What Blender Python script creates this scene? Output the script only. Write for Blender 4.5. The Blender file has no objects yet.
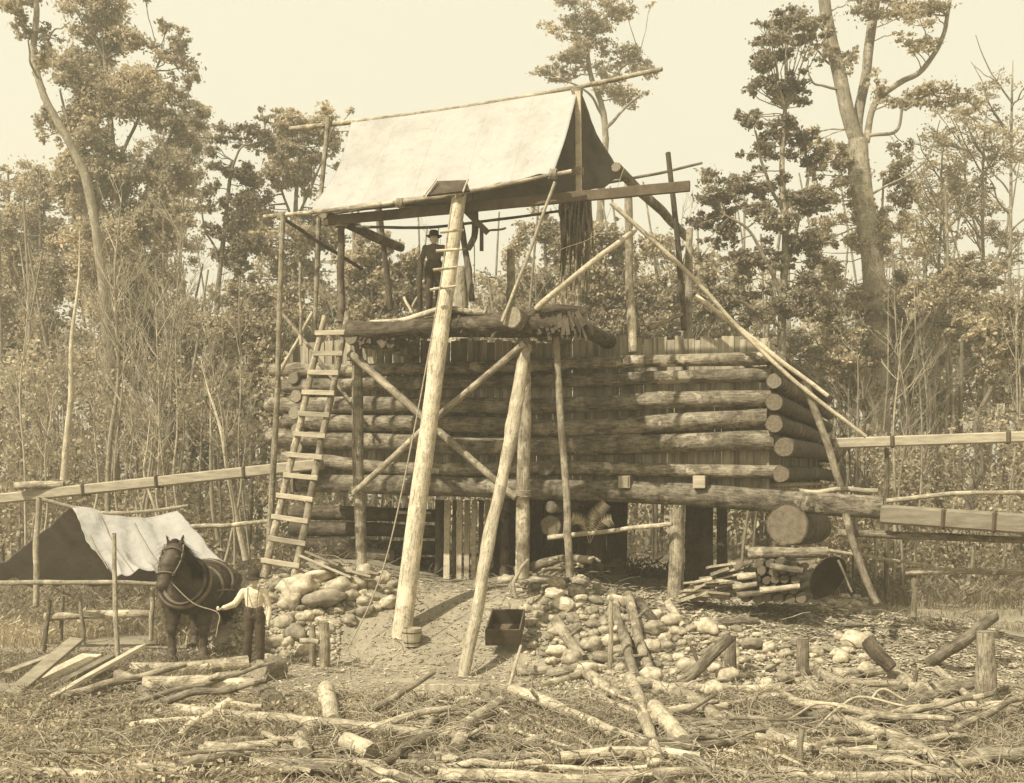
import bpy, math, random
import numpy as np
from mathutils import Vector, Matrix, noise
random.seed(7); rng = np.random.default_rng(7)
sc = bpy.context.scene
COL = sc.collection
R = math.radians
FP = 1100.0; CAMZ = 3.4; HOR = 480.0; CX = 512.0

# ---------------------------------------------------------------- placement
def P(px, py, Y):
    return Vector(((px-CX)*Y/FP, Y, CAMZ+(HOR-py)*Y/FP))
NX, NY = .357, .934                      # crib depth direction
ND = NX*5.26+NY*22.0
def F(px, py, off=0.0):                  # point on the plane parallel to the crib front, 'off' metres in front of it
    return P(px, py, (ND-off)/(NX*(px-CX)/FP+NY))
def back(p, d): return p+Vector((NX*d, NY*d, 0))
HX = [-60,-9,-6.2,-5.4,-4.6,-3.2,-2.4,-1.5,0,1,2.2,3.5,6,8,11,60]
HZ = [.0,.1,.15,1.15,1.5,1.5,1.25,1.12,1.2,1.3,1.1,.95,.75,.45,.2,.1]
SX = [-60,-6.2,-5.2,-3.0,-2.0,0,60]
SS = [19,20.2,20.6,20.4,19.6,18.8,17.6]
EX = [-60,-6.2,-5.2,-3.0,-2.0,2,60]
EE = [23,22.8,22.6,22.6,22.9,22.6,23.4]
def g(X, Y):
    h = np.interp(X, HX, HZ); s = np.interp(X, SX, SS); e = np.interp(X, EX, EE)
    t = min(max((Y-s)/(e-s), 0), 1); t = t*t*(3-2*t)
    z = h*t
    if Y > 27:
        k = min((Y-27)/6, 1); k = k*k*(3-2*k); z = z*(1-k)+.12*k
    if Y < 18 and Y > 9: z += .10*noise.noise(Vector((X*.9, Y*1.1, 9)))*min(1, (18-Y)/1.0)
    z += .06*noise.noise(Vector((X*.5, Y*.5, 0)))+.025*noise.noise(Vector((X*2.1, Y*2.1, 3)))
    return float(z)
def G(px, py, r=0.0):                    # where a ray meets the ground (raised by r)
    Y = 8.0
    while Y < 60:
        p = P(px, py, Y)
        if p.z <= g(p.x, Y)+r: return p
        Y += .04
    return P(px, py, 60)

# ---------------------------------------------------------------- materials
def sep(v, w=1.0):                       # print-toned colour of a given value
    k = max(0, 1-v/.2)
    return (min(v*(1.06+.05*w+.24*k), 1), v*(.945-.02*k), v*(.76-.09*w-.12*k), 1)
def newmat(name):
    m = bpy.data.materials.new(name); m.use_nodes = True
    nt = m.node_tree; b = nt.nodes['Principled BSDF']
    b.inputs['Roughness'].default_value = .85
    b.inputs['Specular IOR Level'].default_value = .2
    return m, nt, b
def nd(nt, t, **k):
    n = nt.nodes.new(t)
    for a, v in k.items():
        if a in n.inputs.keys(): n.inputs[a].default_value = v
        else: setattr(n, a, v)
    return n
def ramp(nt, fac, stops):
    r = nt.nodes.new('ShaderNodeValToRGB'); e = r.color_ramp.elements
    while len(e) < len(stops): e.new(.5)
    for i, (p, c) in enumerate(stops): e[i].position = p; e[i].color = c
    nt.links.new(fac, r.inputs['Fac']); return r.outputs['Color']
def mixc(nt, mode, f, a, b):
    m = nt.nodes.new('ShaderNodeMix'); m.data_type = 'RGBA'; m.blend_type = mode
    if isinstance(f, (int, float)): m.inputs[0].default_value = f
    else: nt.links.new(f, m.inputs[0])
    for s, x in ((6, a), (7, b)):
        if isinstance(x, tuple): m.inputs[s].default_value = x
        else: nt.links.new(x, m.inputs[s])
    return m.outputs[2]
def randval(nt, lo, hi, island=False):
    if island:
        o = nt.nodes.new('ShaderNodeNewGeometry').outputs['Random Per Island']
    else:
        o = nt.nodes.new('ShaderNodeObjectInfo').outputs['Random']
    return ramp(nt, o, [(0, (lo, lo, lo, 1)), (1, (hi, hi, hi, 1))])
def bump(nt, b, h, strength, dist):
    n = nt.nodes.new('ShaderNodeBump'); n.inputs['Strength'].default_value = strength; n.inputs['Distance'].default_value = dist
    nt.links.new(h, n.inputs['Height']); nt.links.new(n.outputs[0], b.inputs['Normal'])
def bark(name, lo, hi, patch=.5, fine=1.0, bs=.9):
    m, nt, b = newmat(name)
    uv = nt.nodes.new('ShaderNodeUVMap')
    mp = nd(nt, 'ShaderNodeMapping'); mp.inputs['Scale'].default_value = (9*fine, 1.6*fine, 1)
    nt.links.new(uv.outputs[0], mp.inputs[0])
    n1 = nd(nt, 'ShaderNodeTexNoise', Scale=2.2, Detail=8.0, Roughness=.65); nt.links.new(mp.outputs[0], n1.inputs['Vector'])
    tc = nt.nodes.new('ShaderNodeTexCoord')
    n2 = nd(nt, 'ShaderNodeTexNoise', Scale=3.2, Detail=5.0, Roughness=.6, Distortion=.6); nt.links.new(tc.outputs['Object'], n2.inputs['Vector'])
    n3 = nd(nt, 'ShaderNodeTexNoise', Scale=22.0, Detail=4.0, Roughness=.7); nt.links.new(tc.outputs['Object'], n3.inputs['Vector'])
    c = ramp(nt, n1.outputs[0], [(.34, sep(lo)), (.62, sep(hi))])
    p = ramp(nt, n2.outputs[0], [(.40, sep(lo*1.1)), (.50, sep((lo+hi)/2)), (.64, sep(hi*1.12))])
    c = mixc(nt, 'MIX', patch, c, p)
    s = ramp(nt, n3.outputs[0], [(.34, (.45, .45, .45, 1)), (.48, (1, 1, 1, 1))])
    c = mixc(nt, 'MULTIPLY', .75, c, s)
    mp2 = nd(nt, 'ShaderNodeMapping'); mp2.inputs['Scale'].default_value = (26, 2.2, 1); nt.links.new(uv.outputs[0], mp2.inputs[0])
    n4 = nd(nt, 'ShaderNodeTexNoise', Scale=1.6, Detail=5.0, Roughness=.6, Distortion=1.2); nt.links.new(mp2.outputs[0], n4.inputs['Vector'])
    c = mixc(nt, 'MULTIPLY', .8, c, ramp(nt, n4.outputs[0], [(.40, (.35, .33, .30, 1)), (.46, (1, 1, 1, 1))]))
    n5 = nd(nt, 'ShaderNodeTexNoise', Scale=1.1, Detail=7.0, Roughness=.7, Distortion=.4); nt.links.new(tc.outputs['Object'], n5.inputs['Vector'])
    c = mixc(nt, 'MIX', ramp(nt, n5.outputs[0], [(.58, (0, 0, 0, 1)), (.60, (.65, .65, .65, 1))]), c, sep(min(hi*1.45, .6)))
    c = mixc(nt, 'MULTIPLY', 1.0, c, randval(nt, .70, 1.15))
    nt.links.new(c, b.inputs['Base Color'])
    h = mixc(nt, 'MIX', .4, n1.outputs[0], n3.outputs[0])
    bump(nt, b, h, bs, .05)
    return m
def endgrain(name, v):
    m, nt, b = newmat(name)
    uv = nt.nodes.new('ShaderNodeUVMap')
    w = nd(nt, 'ShaderNodeTexWave', wave_type='RINGS', rings_direction='Z', Scale=4.2, Distortion=3.2, Detail=4.0)
    nt.links.new(uv.outputs[0], w.inputs['Vector'])
    n = nd(nt, 'ShaderNodeTexNoise', Scale=3.0, Detail=6.0); nt.links.new(uv.outputs[0], n.inputs['Vector'])
    c = ramp(nt, w.outputs['Fac'], [(0, sep(v*.72)), (.6, sep(v*1.05))])
    c = mixc(nt, 'MULTIPLY', .8, c, ramp(nt, n.outputs[0], [(.3, (.5, .5, .5, 1)), (.6, (1, 1, 1, 1))]))
    vr = nd(nt, 'ShaderNodeTexGradient', gradient_type='RADIAL'); nt.links.new(uv.outputs[0], vr.inputs[0])
    ms = nd(nt, 'ShaderNodeMath', operation='MULTIPLY'); ms.inputs[1].default_value = 5.0; nt.links.new(vr.outputs[1], ms.inputs[0])
    ma = nd(nt, 'ShaderNodeMath', operation='ADD'); nt.links.new(ms.outputs[0], ma.inputs[0]); nt.links.new(n.outputs[0], ma.inputs[1])
    mf = nd(nt, 'ShaderNodeMath', operation='FRACT'); nt.links.new(ma.outputs[0], mf.inputs[0])
    c = mixc(nt, 'MULTIPLY', 1.0, c, ramp(nt, mf.outputs[0], [(.0, (.35, .32, .28, 1)), (.05, (1, 1, 1, 1))]))
    c = mixc(nt, 'MULTIPLY', 1.0, c, randval(nt, .6, 1.1))
    nt.links.new(c, b.inputs['Base Color']); bump(nt, b, n.outputs[0], .6, .02)
    return m
def generic(name, v, var=.35, sc_=4.0, det=8.0, bs=.5, bd=.02, fine=30.0, island=None, rough=.9, stretch=None):
    m, nt, b = newmat(name); b.inputs['Roughness'].default_value = rough
    tc = nt.nodes.new('ShaderNodeTexCoord'); src = tc.outputs['Object']
    if stretch:
        mp = nd(nt, 'ShaderNodeMapping'); mp.inputs['Scale'].default_value = stretch; nt.links.new(src, mp.inputs[0]); src = mp.outputs[0]
    n1 = nd(nt, 'ShaderNodeTexNoise', Scale=sc_, Detail=det, Roughness=.62); nt.links.new(src, n1.inputs['Vector'])
    n2 = nd(nt, 'ShaderNodeTexNoise', Scale=fine, Detail=4.0, Roughness=.7); nt.links.new(src, n2.inputs['Vector'])
    c = ramp(nt, n1.outputs[0], [(.32, sep(v*(1-var))), (.5, sep(v)), (.68, sep(min(v*(1+var), .85)))])
    c = mixc(nt, 'MULTIPLY', .7, c, ramp(nt, n2.outputs[0], [(.3, (.6, .6, .6, 1)), (.55, (1, 1, 1, 1))]))
    if island is not None: c = mixc(nt, 'MULTIPLY', 1.0, c, randval(nt, island[0], island[1], island[2]))
    nt.links.new(c, b.inputs['Base Color'])
    bump(nt, b, mixc(nt, 'MIX', .5, n1.outputs[0], n2.outputs[0]), bs, bd)
    return m
def leafmat(name, v, trans=.25):
    m, nt, b = newmat(name); b.inputs['Roughness'].default_value = .6
    r = randval(nt, .65, 1.45, True)
    tc = nt.nodes.new('ShaderNodeTexCoord')
    n = nd(nt, 'ShaderNodeTexNoise', Scale=.45, Detail=3.0); nt.links.new(tc.outputs['Object'], n.inputs['Vector'])
    c = ramp(nt, n.outputs[0], [(.35, sep(v*.65, 1.3)), (.62, sep(v*1.35, 1.3))])
    c = mixc(nt, 'MULTIPLY', 1.0, c, r)
    nt.links.new(c, b.inputs['Base Color'])
    t = nt.nodes.new('ShaderNodeBsdfTranslucent'); nt.links.new(c, t.inputs[0])
    mx = nt.nodes.new('ShaderNodeMixShader'); mx.inputs[0].default_value = trans
    nt.links.new(b.outputs[0], mx.inputs[1]); nt.links.new(t.outputs[0], mx.inputs[2])
    nt.links.new(mx.outputs[0], nt.nodes['Material Output'].inputs[0])
    return m
def canvasmat(name, v):
    m, nt, b = newmat(name)
    uv = nt.nodes.new('ShaderNodeUVMap'); tc = nt.nodes.new('ShaderNodeTexCoord')
    sx = nt.nodes.new('ShaderNodeSeparateXYZ'); nt.links.new(uv.outputs[0], sx.inputs[0])
    f = nd(nt, 'ShaderNodeMath', operation='MULTIPLY'); f.inputs[1].default_value = 5.0; nt.links.new(sx.outputs[0], f.inputs[0])
    fr_ = nd(nt, 'ShaderNodeMath', operation='FRACT'); nt.links.new(f.outputs[0], fr_.inputs[0])
    seam = ramp(nt, fr_.outputs[0], [(0, (.90, .89, .87, 1)), (.010, (.86, .85, .82, 1)), (.022, (1, 1, 1, 1))])
    n1 = nd(nt, 'ShaderNodeTexNoise', Scale=.9, Detail=6.0, Roughness=.65); n2 = nd(nt, 'ShaderNodeTexNoise', Scale=5.0, Detail=6.0, Roughness=.7, Distortion=.8)
    nt.links.new(tc.outputs['Object'], n1.inputs[0]); nt.links.new(tc.outputs['Object'], n2.inputs[0])
    c = ramp(nt, n1.outputs[0], [(.30, sep(v*.80, -.9)), (.5, sep(v, -.9)), (.66, sep(v*1.06, -.9))])
    c = mixc(nt, 'MULTIPLY', .6, c, ramp(nt, n2.outputs[0], [(.28, (.70, .68, .62, 1)), (.48, (1, 1, 1, 1))]))
    c = mixc(nt, 'MULTIPLY', 1.0, c, seam); nt.links.new(c, b.inputs['Base Color'])
    bump(nt, b, n2.outputs[0], .5, .06); return m
M = dict(
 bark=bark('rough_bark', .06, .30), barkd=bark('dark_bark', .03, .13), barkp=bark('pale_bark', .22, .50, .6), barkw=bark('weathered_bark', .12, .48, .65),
 crib=bark('crib_log_bark', .035, .31, .5), gum=bark('smooth_gum_bark', .16, .32, .6, .5, .5), gumd=bark('dark_trunk_bark', .10, .24, .6, .6),  # gumd is a darker trunk bark
 twig=bark('twig_bark', .24, .44, .4, .5, .3), peeled=bark('peeled_wood', .32, .58, .5, 1.2, .4),
 end=endgrain('cut_end_grain', .27), endd=endgrain('dark_end_grain', .15),  # endd is the same grain in a darker tone
 sawn=generic('sawn_timber', .36, .3, 2.5, 8, .4, .01, 30, (.7, 1.15, False), .85, (1, 1, 6)),
 sawnd=generic('dark_sawn_timber', .085, .4, 2.5, 8, .4, .01, 30, (.7, 1.2, False)),
 slab=generic('split_slab', .29, .45, 3, 8, .6, .015, 26, (.55, 1.3, False), .85, (3, 3, .35)),
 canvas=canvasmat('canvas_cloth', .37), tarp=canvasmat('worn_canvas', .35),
 canvasd=canvasmat('shaded_canvas', .15),  # canvas darkened to draw the shaded undersides of the back slopes
 stone=generic('river_stone', .43, .42, 2.2, 8, .8, .05, 14, (.5, 1.35, False)),
 dirt=None, iron=generic('rusty_iron', .028, .5, 4, 8, .4, .01, 30, None, .95),
 leaf=leafmat('dark_leaves', .19, .35), leafm=leafmat('grey_leaves', .33, .4), leafl=leafmat('pale_leaves', .34, .4), fern=leafmat('fern_fronds', .26), grass=leafmat('dry_grass', .21, .3),
 skin=generic('skin', .52, .12, 8, 3, .1, .003, 40), shirt=generic('work_shirt', .64, .14, 6, 5, .5, .02, 30), trou=generic('wool_trousers', .06, .2, 8, 5, .5, .02, 30),
 hat=generic('felt_hat', .035, .3, 8, 4, .2, .01, 40), coat=generic('dark_coat', .12, .3, 8, 4, .4, .02, 40),
 horse=generic('bay_coat', .055, .35, 4, 5, .2, .01, 60, None, .55), mane=generic('mane_hair', .025, .4, 4, 5, .8, .02, 50), leather=generic('harness_leather', .15, .4, 6, 5, .3, .01, 40, None, .6),
 rope=generic('hemp_rope', .30, .3, 30, 3, .5, .01, 90), chips=generic('wood_chips', .40, .3, 6, 4, .3, .01, 30, (.5, 1.3, True)),
 gravel=generic('gravel_stone', .34, .3, 6, 4, .4, .01, 30, (.5, 1.3, True)),
)
def dirtmat():
    m, nt, b = newmat('packed_earth')
    tc = nt.nodes.new('ShaderNodeTexCoord')
    n1 = nd(nt, 'ShaderNodeTexNoise', Scale=.55, Detail=6.0, Roughness=.6); n2 = nd(nt, 'ShaderNodeTexNoise', Scale=5.0, Detail=8.0, Roughness=.7)
    n3 = nd(nt, 'ShaderNodeTexNoise', Scale=28.0, Detail=5.0, Roughness=.75)
    for n in (n1, n2, n3): nt.links.new(tc.outputs['Object'], n.inputs['Vector'])
    c = ramp(nt, n1.outputs[0], [(.35, sep(.25)), (.62, sep(.36))])
    c = mixc(nt, 'MULTIPLY', .8, c, ramp(nt, n2.outputs[0], [(.32, (.55, .55, .55, 1)), (.56, (1.0, 1.0, 1.0, 1))]))
    c = mixc(nt, 'MULTIPLY', .8, c, ramp(nt, n3.outputs[0], [(.32, (.55, .55, .55, 1)), (.52, (1.0, 1.0, 1.0, 1))]))
    # forest litter away from the trodden clearing
    sx = nt.nodes.new('ShaderNodeSeparateXYZ'); nt.links.new(tc.outputs['Object'], sx.inputs[0])
    mr = nd(nt, 'ShaderNodeMapRange'); mr.inputs['From Min'].default_value = 25; mr.inputs['From Max'].default_value = 33; nt.links.new(sx.outputs['Y'], mr.inputs[0])
    mr2 = nd(nt, 'ShaderNodeMapRange'); mr2.inputs['From Min'].default_value = 18.6; mr2.inputs['From Max'].default_value = 16.8; nt.links.new(sx.outputs['Y'], mr2.inputs[0])
    ad = nd(nt, 'ShaderNodeMath', operation='ADD', use_clamp=True); nt.links.new(mr.outputs[0], ad.inputs[0]); nt.links.new(mr2.outputs[0], ad.inputs[1])
    lit = ramp(nt, n2.outputs[0], [(.35, sep(.10, 1.3)), (.6, sep(.30, 1.3))])
    c = mixc(nt, 'MIX', ad.outputs[0], c, lit)
    nt.links.new(c, b.inputs['Base Color'])
    bump(nt, b, mixc(nt, 'MIX', .5, n2.outputs[0], n3.outputs[0]), .9, .05)
    return m
M['dirt'] = dirtmat()
M['leafh'] = leafmat('high_pale_leaves', .36, .45); M['gumh'] = bark('pale_gum_bark', .20, .38, .6, .5, .5); M['sawnm'] = generic('weathered_board', .22, .3, 2.5, 8, .4, .01, 30, (.8, 1.15, False), .85, (1, 1, 6))  # leafh: haze fade of far trees is put into the paler leaf colour

# ---------------------------------------------------------------- object helpers
class MB:
    def __init__(s): s.v = []; s.f = []; s.u = []; s.mi = []
    def add(s, vs, fs, us=None, mi=0):
        o = len(s.v); s.v += [tuple(x) for x in vs]
        for i, f in enumerate(fs):
            s.f.append(tuple(a+o for a in f)); s.mi.append(mi)
            s.u.append(us[i] if us else [(0, 0)]*len(f))
def link(name, me, parent=None, loc=None):
    o = bpy.data.objects.new(name, me); COL.objects.link(o)
    if parent: o.parent = parent
    if loc is not None: o.location = loc
    return o
def wloc(o):
    v = Vector(o.location); p = o.parent
    while p: v += Vector(p.location); p = p.parent
    return v
def build(mb, name, mats, parent=None, origin=None, smooth=True):
    if origin is None:
        origin = wloc(parent) if parent else Vector(mb.v[0])
    off = tuple(origin)
    me = bpy.data.meshes.new(name)
    me.from_pydata([(a-off[0], b-off[1], c-off[2]) for a, b, c in mb.v], [], mb.f)
    if not isinstance(mats, (list, tuple)): mats = [mats]
    for m in mats: me.materials.append(m)
    uvl = me.uv_layers.new(name='UVMap')
    flat = [c for fu in mb.u for uvp in fu for c in uvp]
    uvl.data.foreach_set('uv', flat)
    me.polygons.foreach_set('material_index', mb.mi)
    me.polygons.foreach_set('use_smooth', [smooth]*len(mb.f))
    me.update()
    o = link(name, me, parent, origin if not parent else (0, 0, 0))
    return o
def tag(o, label=None, cat=None, group=None, kind=None):
    if label: o['label'] = label
    if cat: o['category'] = cat
    if group: o['group'] = group
    if kind: o['kind'] = kind
    return o
def thing(name, label, cat, loc, group=None):
    o = bpy.data.objects.new(name, None); o.empty_display_size = .1; COL.objects.link(o); o.location = loc
    return tag(o, label, cat, group)
def spline(pts, n):
    pts = [Vector(p) for p in pts]
    if len(pts) == 2: return [pts[0].lerp(pts[1], i/n) for i in range(n+1)]
    out = []; q = [pts[0]*2-pts[1]]+pts+[pts[-1]*2-pts[-2]]; k = max(2, n//(len(pts)-1))
    for i in range(1, len(q)-2):
        for j in range(k):
            t = j/k; a, b, c, d = q[i-1:i+3]
            out.append(.5*((2*b)+(c-a)*t+(2*a-5*b+4*c-d)*t*t+(3*b-a-3*c+d)*t**3))
    out.append(pts[-1]); return out
def tube(mb, pts, r0, r1, sides=10, n=None, rough=.06, crook=0.0, knots=0, cap=True, capmi=0, seed=None, ends=None, pw=1.0):
    """tapered irregular round timber; returns the two end rings"""
    seed = random.random()*100 if seed is None else seed
    L = sum((Vector(b)-Vector(a)).length for a, b in zip(pts, pts[1:]))
    if n is None: n = max(4, min(60, int(L/max((r0+r1), .02)/1.3)))
    ps = spline(pts, n); n = len(ps)-1
    if crook:
        for i in range(1, n):
            t = i/n; ph = ps[i]*(.9/ max(L, 1)*3)
            w = math.sin(math.pi*t)
            ps[i] = ps[i]+Vector([noise.noise(ph+Vector((seed+7*k, 3.1*k, seed))) for k in range(3)])*crook*w
    T = (ps[1]-ps[0]).normalized(); A = T.orthogonal().normalized()
    vs = []; fs = []; us = []; dist = 0; rings = []
    kn = [(random.random(), random.random()*6.28, random.uniform(.25, .5)) for _ in range(knots)]
    for i, p in enumerate(ps):
        t = i/n
        if i: dist += (p-ps[i-1]).length
        T = ((ps[min(i+1, n)]-ps[max(i-1, 0)])).normalized()
        A = (A-T*A.dot(T)).normalized(); B = T.cross(A)
        rr = r0+(r1-r0)*t**pw
        ring = []
        for j in range(sides):
            a = 2*math.pi*j/sides
            d = A*math.cos(a)+B*math.sin(a)
            f = 1+rough*1.6*noise.noise(Vector((math.cos(a)*1.3+seed, math.sin(a)*1.3, dist*.9/max(rr, .03)*.12)))+rough*noise.noise(Vector((math.cos(a)*2.6, math.sin(a)*2.6+seed, dist*4)))
            for kt, ka, kh in kn:
                da = abs((a-ka+math.pi) % (2*math.pi)-math.pi); dl = abs(kt-t)*L/rr
                if da < .7 and dl < 1.6: f += kh*(1-da/.7)*(1-dl/1.6)
            ring.append(p+d*rr*f)
        rings.append(ring); vs += ring
    dist = 0
    for i in range(n):
        d1 = dist+(ps[i+1]-ps[i]).length
        c = 1/ (2*math.pi)
        for j in range(sides):
            k = (j+1) % sides
            fs.append((i*sides+j, i*sides+k, (i+1)*sides+k, (i+1)*sides+j))
            ua, ub = j/sides, (j+1)/sides
            us.append([(ua, dist), (ub, dist), (ub, d1), (ua, d1)])
        dist = d1
    mb.add(vs, fs, us)
    if cap:
        for ring, cen, fl in ((rings[0], ps[0], 1), (rings[-1], ps[-1], 0)):
            capring(mb, ring, cen, fl, capmi)
    return rings, ps
def capring(mb, ring, cen, flip, mi=0, sh=1.0, out=None):
    s = len(ring); c = sum(ring, Vector())/s
    if out is not None: ring = [c+(r-c)*sh+out for r in ring]; c = c+out
    vs = list(ring)+[c]; fs = []; us = []
    for j in range(s):
        k = (j+1) % s; a0, a1 = 2*math.pi*j/s, 2*math.pi*k/s
        f = (j, s, k) if flip else (k, s, j)
        u0 = (math.cos(a0), math.sin(a0)); u1 = (math.cos(a1), math.sin(a1))
        us.append([u0, (0, 0), u1] if flip else [u1, (0, 0), u0]); fs.append(f)
    mb.add(vs, fs, us, mi)
def pt(p, r=0.0):
    if isinstance(p, Vector): return p
    if len(p) == 2: return G(p[0], p[1], r)
    return P(*p)
def log(name, pts, wpx, mat='bark', parent=None, label=None, cat=None, group=None, w1=None, sides=12, crook=.04, knots=3,
        ends='end', rough=.07, stubs=0):
    """one round timber; pts are points, (px,py) on the ground or (px,py,Y)"""
    base = wpx/2*17/FP
    q = [pt(p, base*.8) for p in pts]
    if all(not isinstance(p, Vector) and len(p) == 2 for p in pts):
        sp_ = spline(q, 12); rr_ = wpx/2*q[0].y/FP
        dz = max(max(g(p.x, p.y)+rr_*.55-p.z for p in sp_), 0)
        for p in q: p.z += min(dz, .3)
    r0 = wpx/2*q[0].y/FP; r1 = (w1 if w1 else wpx*.88)/2*q[-1].y/FP
    if wpx > 20: sides = 28
    mb = MB(); rings, ps = tube(mb, q, r0, r1, sides, None, rough, crook, knots, cap=True)
    for _ in range(stubs):
        i = random.randrange(2, len(ps)-2); d = Vector((random.uniform(-1, 1), random.uniform(-1, 0), random.uniform(.1, 1))).normalized()
        tube(mb, [ps[i], ps[i]+d*r0*random.uniform(2, 4)], r0*.4, r0*.25, 6, 3)
    o = build(mb, name, M[mat], parent)
    if label or cat: tag(o, label, cat or 'log', group)
    if ends:
        for (ring, fl, d) in ((rings[0], 1, (ps[0]-ps[1]).normalized()), (rings[-1], 0, (ps[-1]-ps[-2]).normalized())):
            if d.y < .25:                # the ends that can be seen
                m2 = MB(); capring(m2, ring, None, fl, 0, .93, d*.008)
                build(m2, 'cut_end', M[ends], o) if not parent else buildsub(m2, 'cut_end', M[ends], o, parent)
    return o
def buildsub(mb, name, mat, o, root):
    c = build(mb, name, mat, o); return c
def boxpts(mb, c0, c1, up, w, h, jit=0.0, mi=0):
    """a sawn piece from c0 to c1; w across, h along up"""
    d = (c1-c0).normalized(); s = d.cross(up).normalized(); u = s.cross(d).normalized()
    n = max(2, int((c1-c0).length/.35)) if jit else 1
    vs = []; fs = []; us = []
    for i in range(n+1):
        c = c0.lerp(c1, i/n)+u*(jit*noise.noise(c0*3+Vector((i*.37, 0, 0))))+s*(jit*noise.noise(c0*3+Vector((0, i*.41, 5))))
        ww = w*(1+(.25*noise.noise(c0*5+Vector((i*.6, 2, 0))) if jit else 0))
        for a, b in ((-1, -1), (1, -1), (1, 1), (-1, 1)): vs.append(c+s*(a*ww/2)+u*(b*h/2))
    for i in range(n):
        for j in range(4):
            k = (j+1) % 4; fs.append((i*4+j, i*4+k, i*4+4+k, i*4+4+j))
    fs.append((3, 2, 1, 0)); fs.append(tuple(n*4+k for k in range(4)))
    mb.add(vs, fs, None, mi)
def board(name, a, b, up, w, h, mat='sawn', parent=None, label=None, cat=None, group=None, jit=.0):
    mb = MB(); boxpts(mb, pt(a, h/2), pt(b, h/2), Vector(up), w, h, jit)
    o = build(mb, name, M[mat], parent, None if parent else pt(a, h/2), smooth=False)
    bv = o.modifiers.new('bevel', 'BEVEL'); bv.width = min(w, h)*.12; bv.segments = 1
    if label: tag(o, label, cat, group)
    return o
def npmesh(name, V, Fq, mat, parent=None, origin=(0, 0, 0), smooth=False):
    me = bpy.data.meshes.new(name); V = V-np.array(origin)[None, :]
    k = Fq.shape[1]; nf = len(Fq)
    me.vertices.add(len(V)); me.vertices.foreach_set('co', V.astype(np.float32).ravel())
    me.loops.add(nf*k); me.loops.foreach_set('vertex_index', Fq.astype(np.int32).ravel())
    me.polygons.add(nf); me.polygons.foreach_set('loop_start', np.arange(0, nf*k, k, dtype=np.int32)); me.polygons.foreach_set('loop_total', np.full(nf, k, dtype=np.int32))
    me.update(calc_edges=True); me.validate()
    me.materials.append(mat)
    if smooth: me.polygons.foreach_set('use_smooth', [True]*nf)
    if parent: return link(name, me, parent, (0, 0, 0))
    return link(name, me, None, origin)
def leafquads(C, s, asp=2.0, droop=0.0):
    n = len(C); a = rng.normal(size=(n, 3)); a[:, 2] -= droop; a /= np.linalg.norm(a, axis=1)[:, None]
    b = rng.normal(size=(n, 3)); b -= (b*a).sum(1)[:, None]*a; b /= np.linalg.norm(b, axis=1)[:, None]
    sz = (s*rng.uniform(.6, 1.4, n))[:, None]
    V = np.stack([C-a*sz*.5*asp, C+b*sz*.5, C+a*sz*.5*asp, C-b*sz*.5], 1).reshape(-1, 3)
    return V, np.arange(n*4).reshape(-1, 4)

# ---------------------------------------------------------------- camera, light, air
cam = bpy.data.cameras.new('camera'); co = link('camera', cam); co.location = (0, 0, CAMZ); co.rotation_euler = (R(90), 0, 0)
cam.sensor_width = 36; cam.lens = FP/1024*36; cam.shift_y = (HOR-391.5)/1024; cam.clip_end = 2000; sc.camera = co
sundir = Vector((-.50, -.46, .74)).normalized()
el = math.asin(sundir.z); az = math.atan2(sundir.x, sundir.y)
sun = bpy.data.lights.new('sun', 'SUN'); sun.energy = 3.7; sun.angle = R(1.0); sun.color = (1.0, .95, .81)
so = link('sun', sun); so.rotation_euler = sundir.to_track_quat('Z', 'Y').to_euler(); so.location = (-10, -5, 30)
w = bpy.data.worlds.new('World'); sc.world = w; w.use_nodes = True; nt = w.node_tree
bg = nt.nodes['Background']; sky = nt.nodes.new('ShaderNodeTexSky'); sky.sky_type = 'NISHITA'; sky.sun_disc = False
sky.sun_elevation = el; sky.sun_rotation = az; sky.dust_density = 6; sky.air_density = 1
bw = nt.nodes.new('ShaderNodeRGBToBW'); nt.links.new(sky.outputs[0], bw.inputs[0])
pw = nd(nt, 'ShaderNodeMath', operation='POWER'); pw.inputs[1].default_value = .12; nt.links.new(bw.outputs[0], pw.inputs[0])
mu = nt.nodes.new('ShaderNodeMix'); mu.data_type = 'RGBA'; mu.blend_type = 'MULTIPLY'; mu.inputs[0].default_value = 1
SKYK = 4.0
mu.inputs[6].default_value = (1.10*SKYK, 1.04*SKYK, .80*SKYK, 1); nt.links.new(pw.outputs[0], mu.inputs[7])
nt.links.new(mu.outputs[2], bg.inputs[0]); bg.inputs[1].default_value = .105
vs = sc.view_settings; vs.view_transform = 'Standard'; vs.look = 'None'; vs.exposure = 0.95; vs.gamma = 1
HAZE = .0034
mb = MB()
x0, x1, y0, y1, z0, z1 = -190, 190, -4, 190, -3, 31
vv = [(x0, y0, z0), (x1, y0, z0), (x1, y1, z0), (x0, y1, z0), (x0, y0, z1), (x1, y0, z1), (x1, y1, z1), (x0, y1, z1)]
mb.add(vv, [(0, 3, 2, 1), (4, 5, 6, 7), (0, 1, 5, 4), (1, 2, 6, 5), (2, 3, 7, 6), (3, 0, 4, 7)])
mh = bpy.data.materials.new('haze_air'); mh.use_nodes = True; nt = mh.node_tree; nt.nodes.remove(nt.nodes['Principled BSDF'])
pv = nt.nodes.new('ShaderNodeVolumePrincipled'); pv.inputs['Color'].default_value = (.975, .91, .73, 1); pv.inputs['Density'].default_value = HAZE; pv.inputs['Anisotropy'].default_value = .2
nt.links.new(pv.outputs[0], nt.nodes['Material Output'].inputs['Volume'])
o = build(mb, 'haze', mh, smooth=False); tag(o, None, None, None, 'stuff'); o.display_type = 'WIRE'

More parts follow.
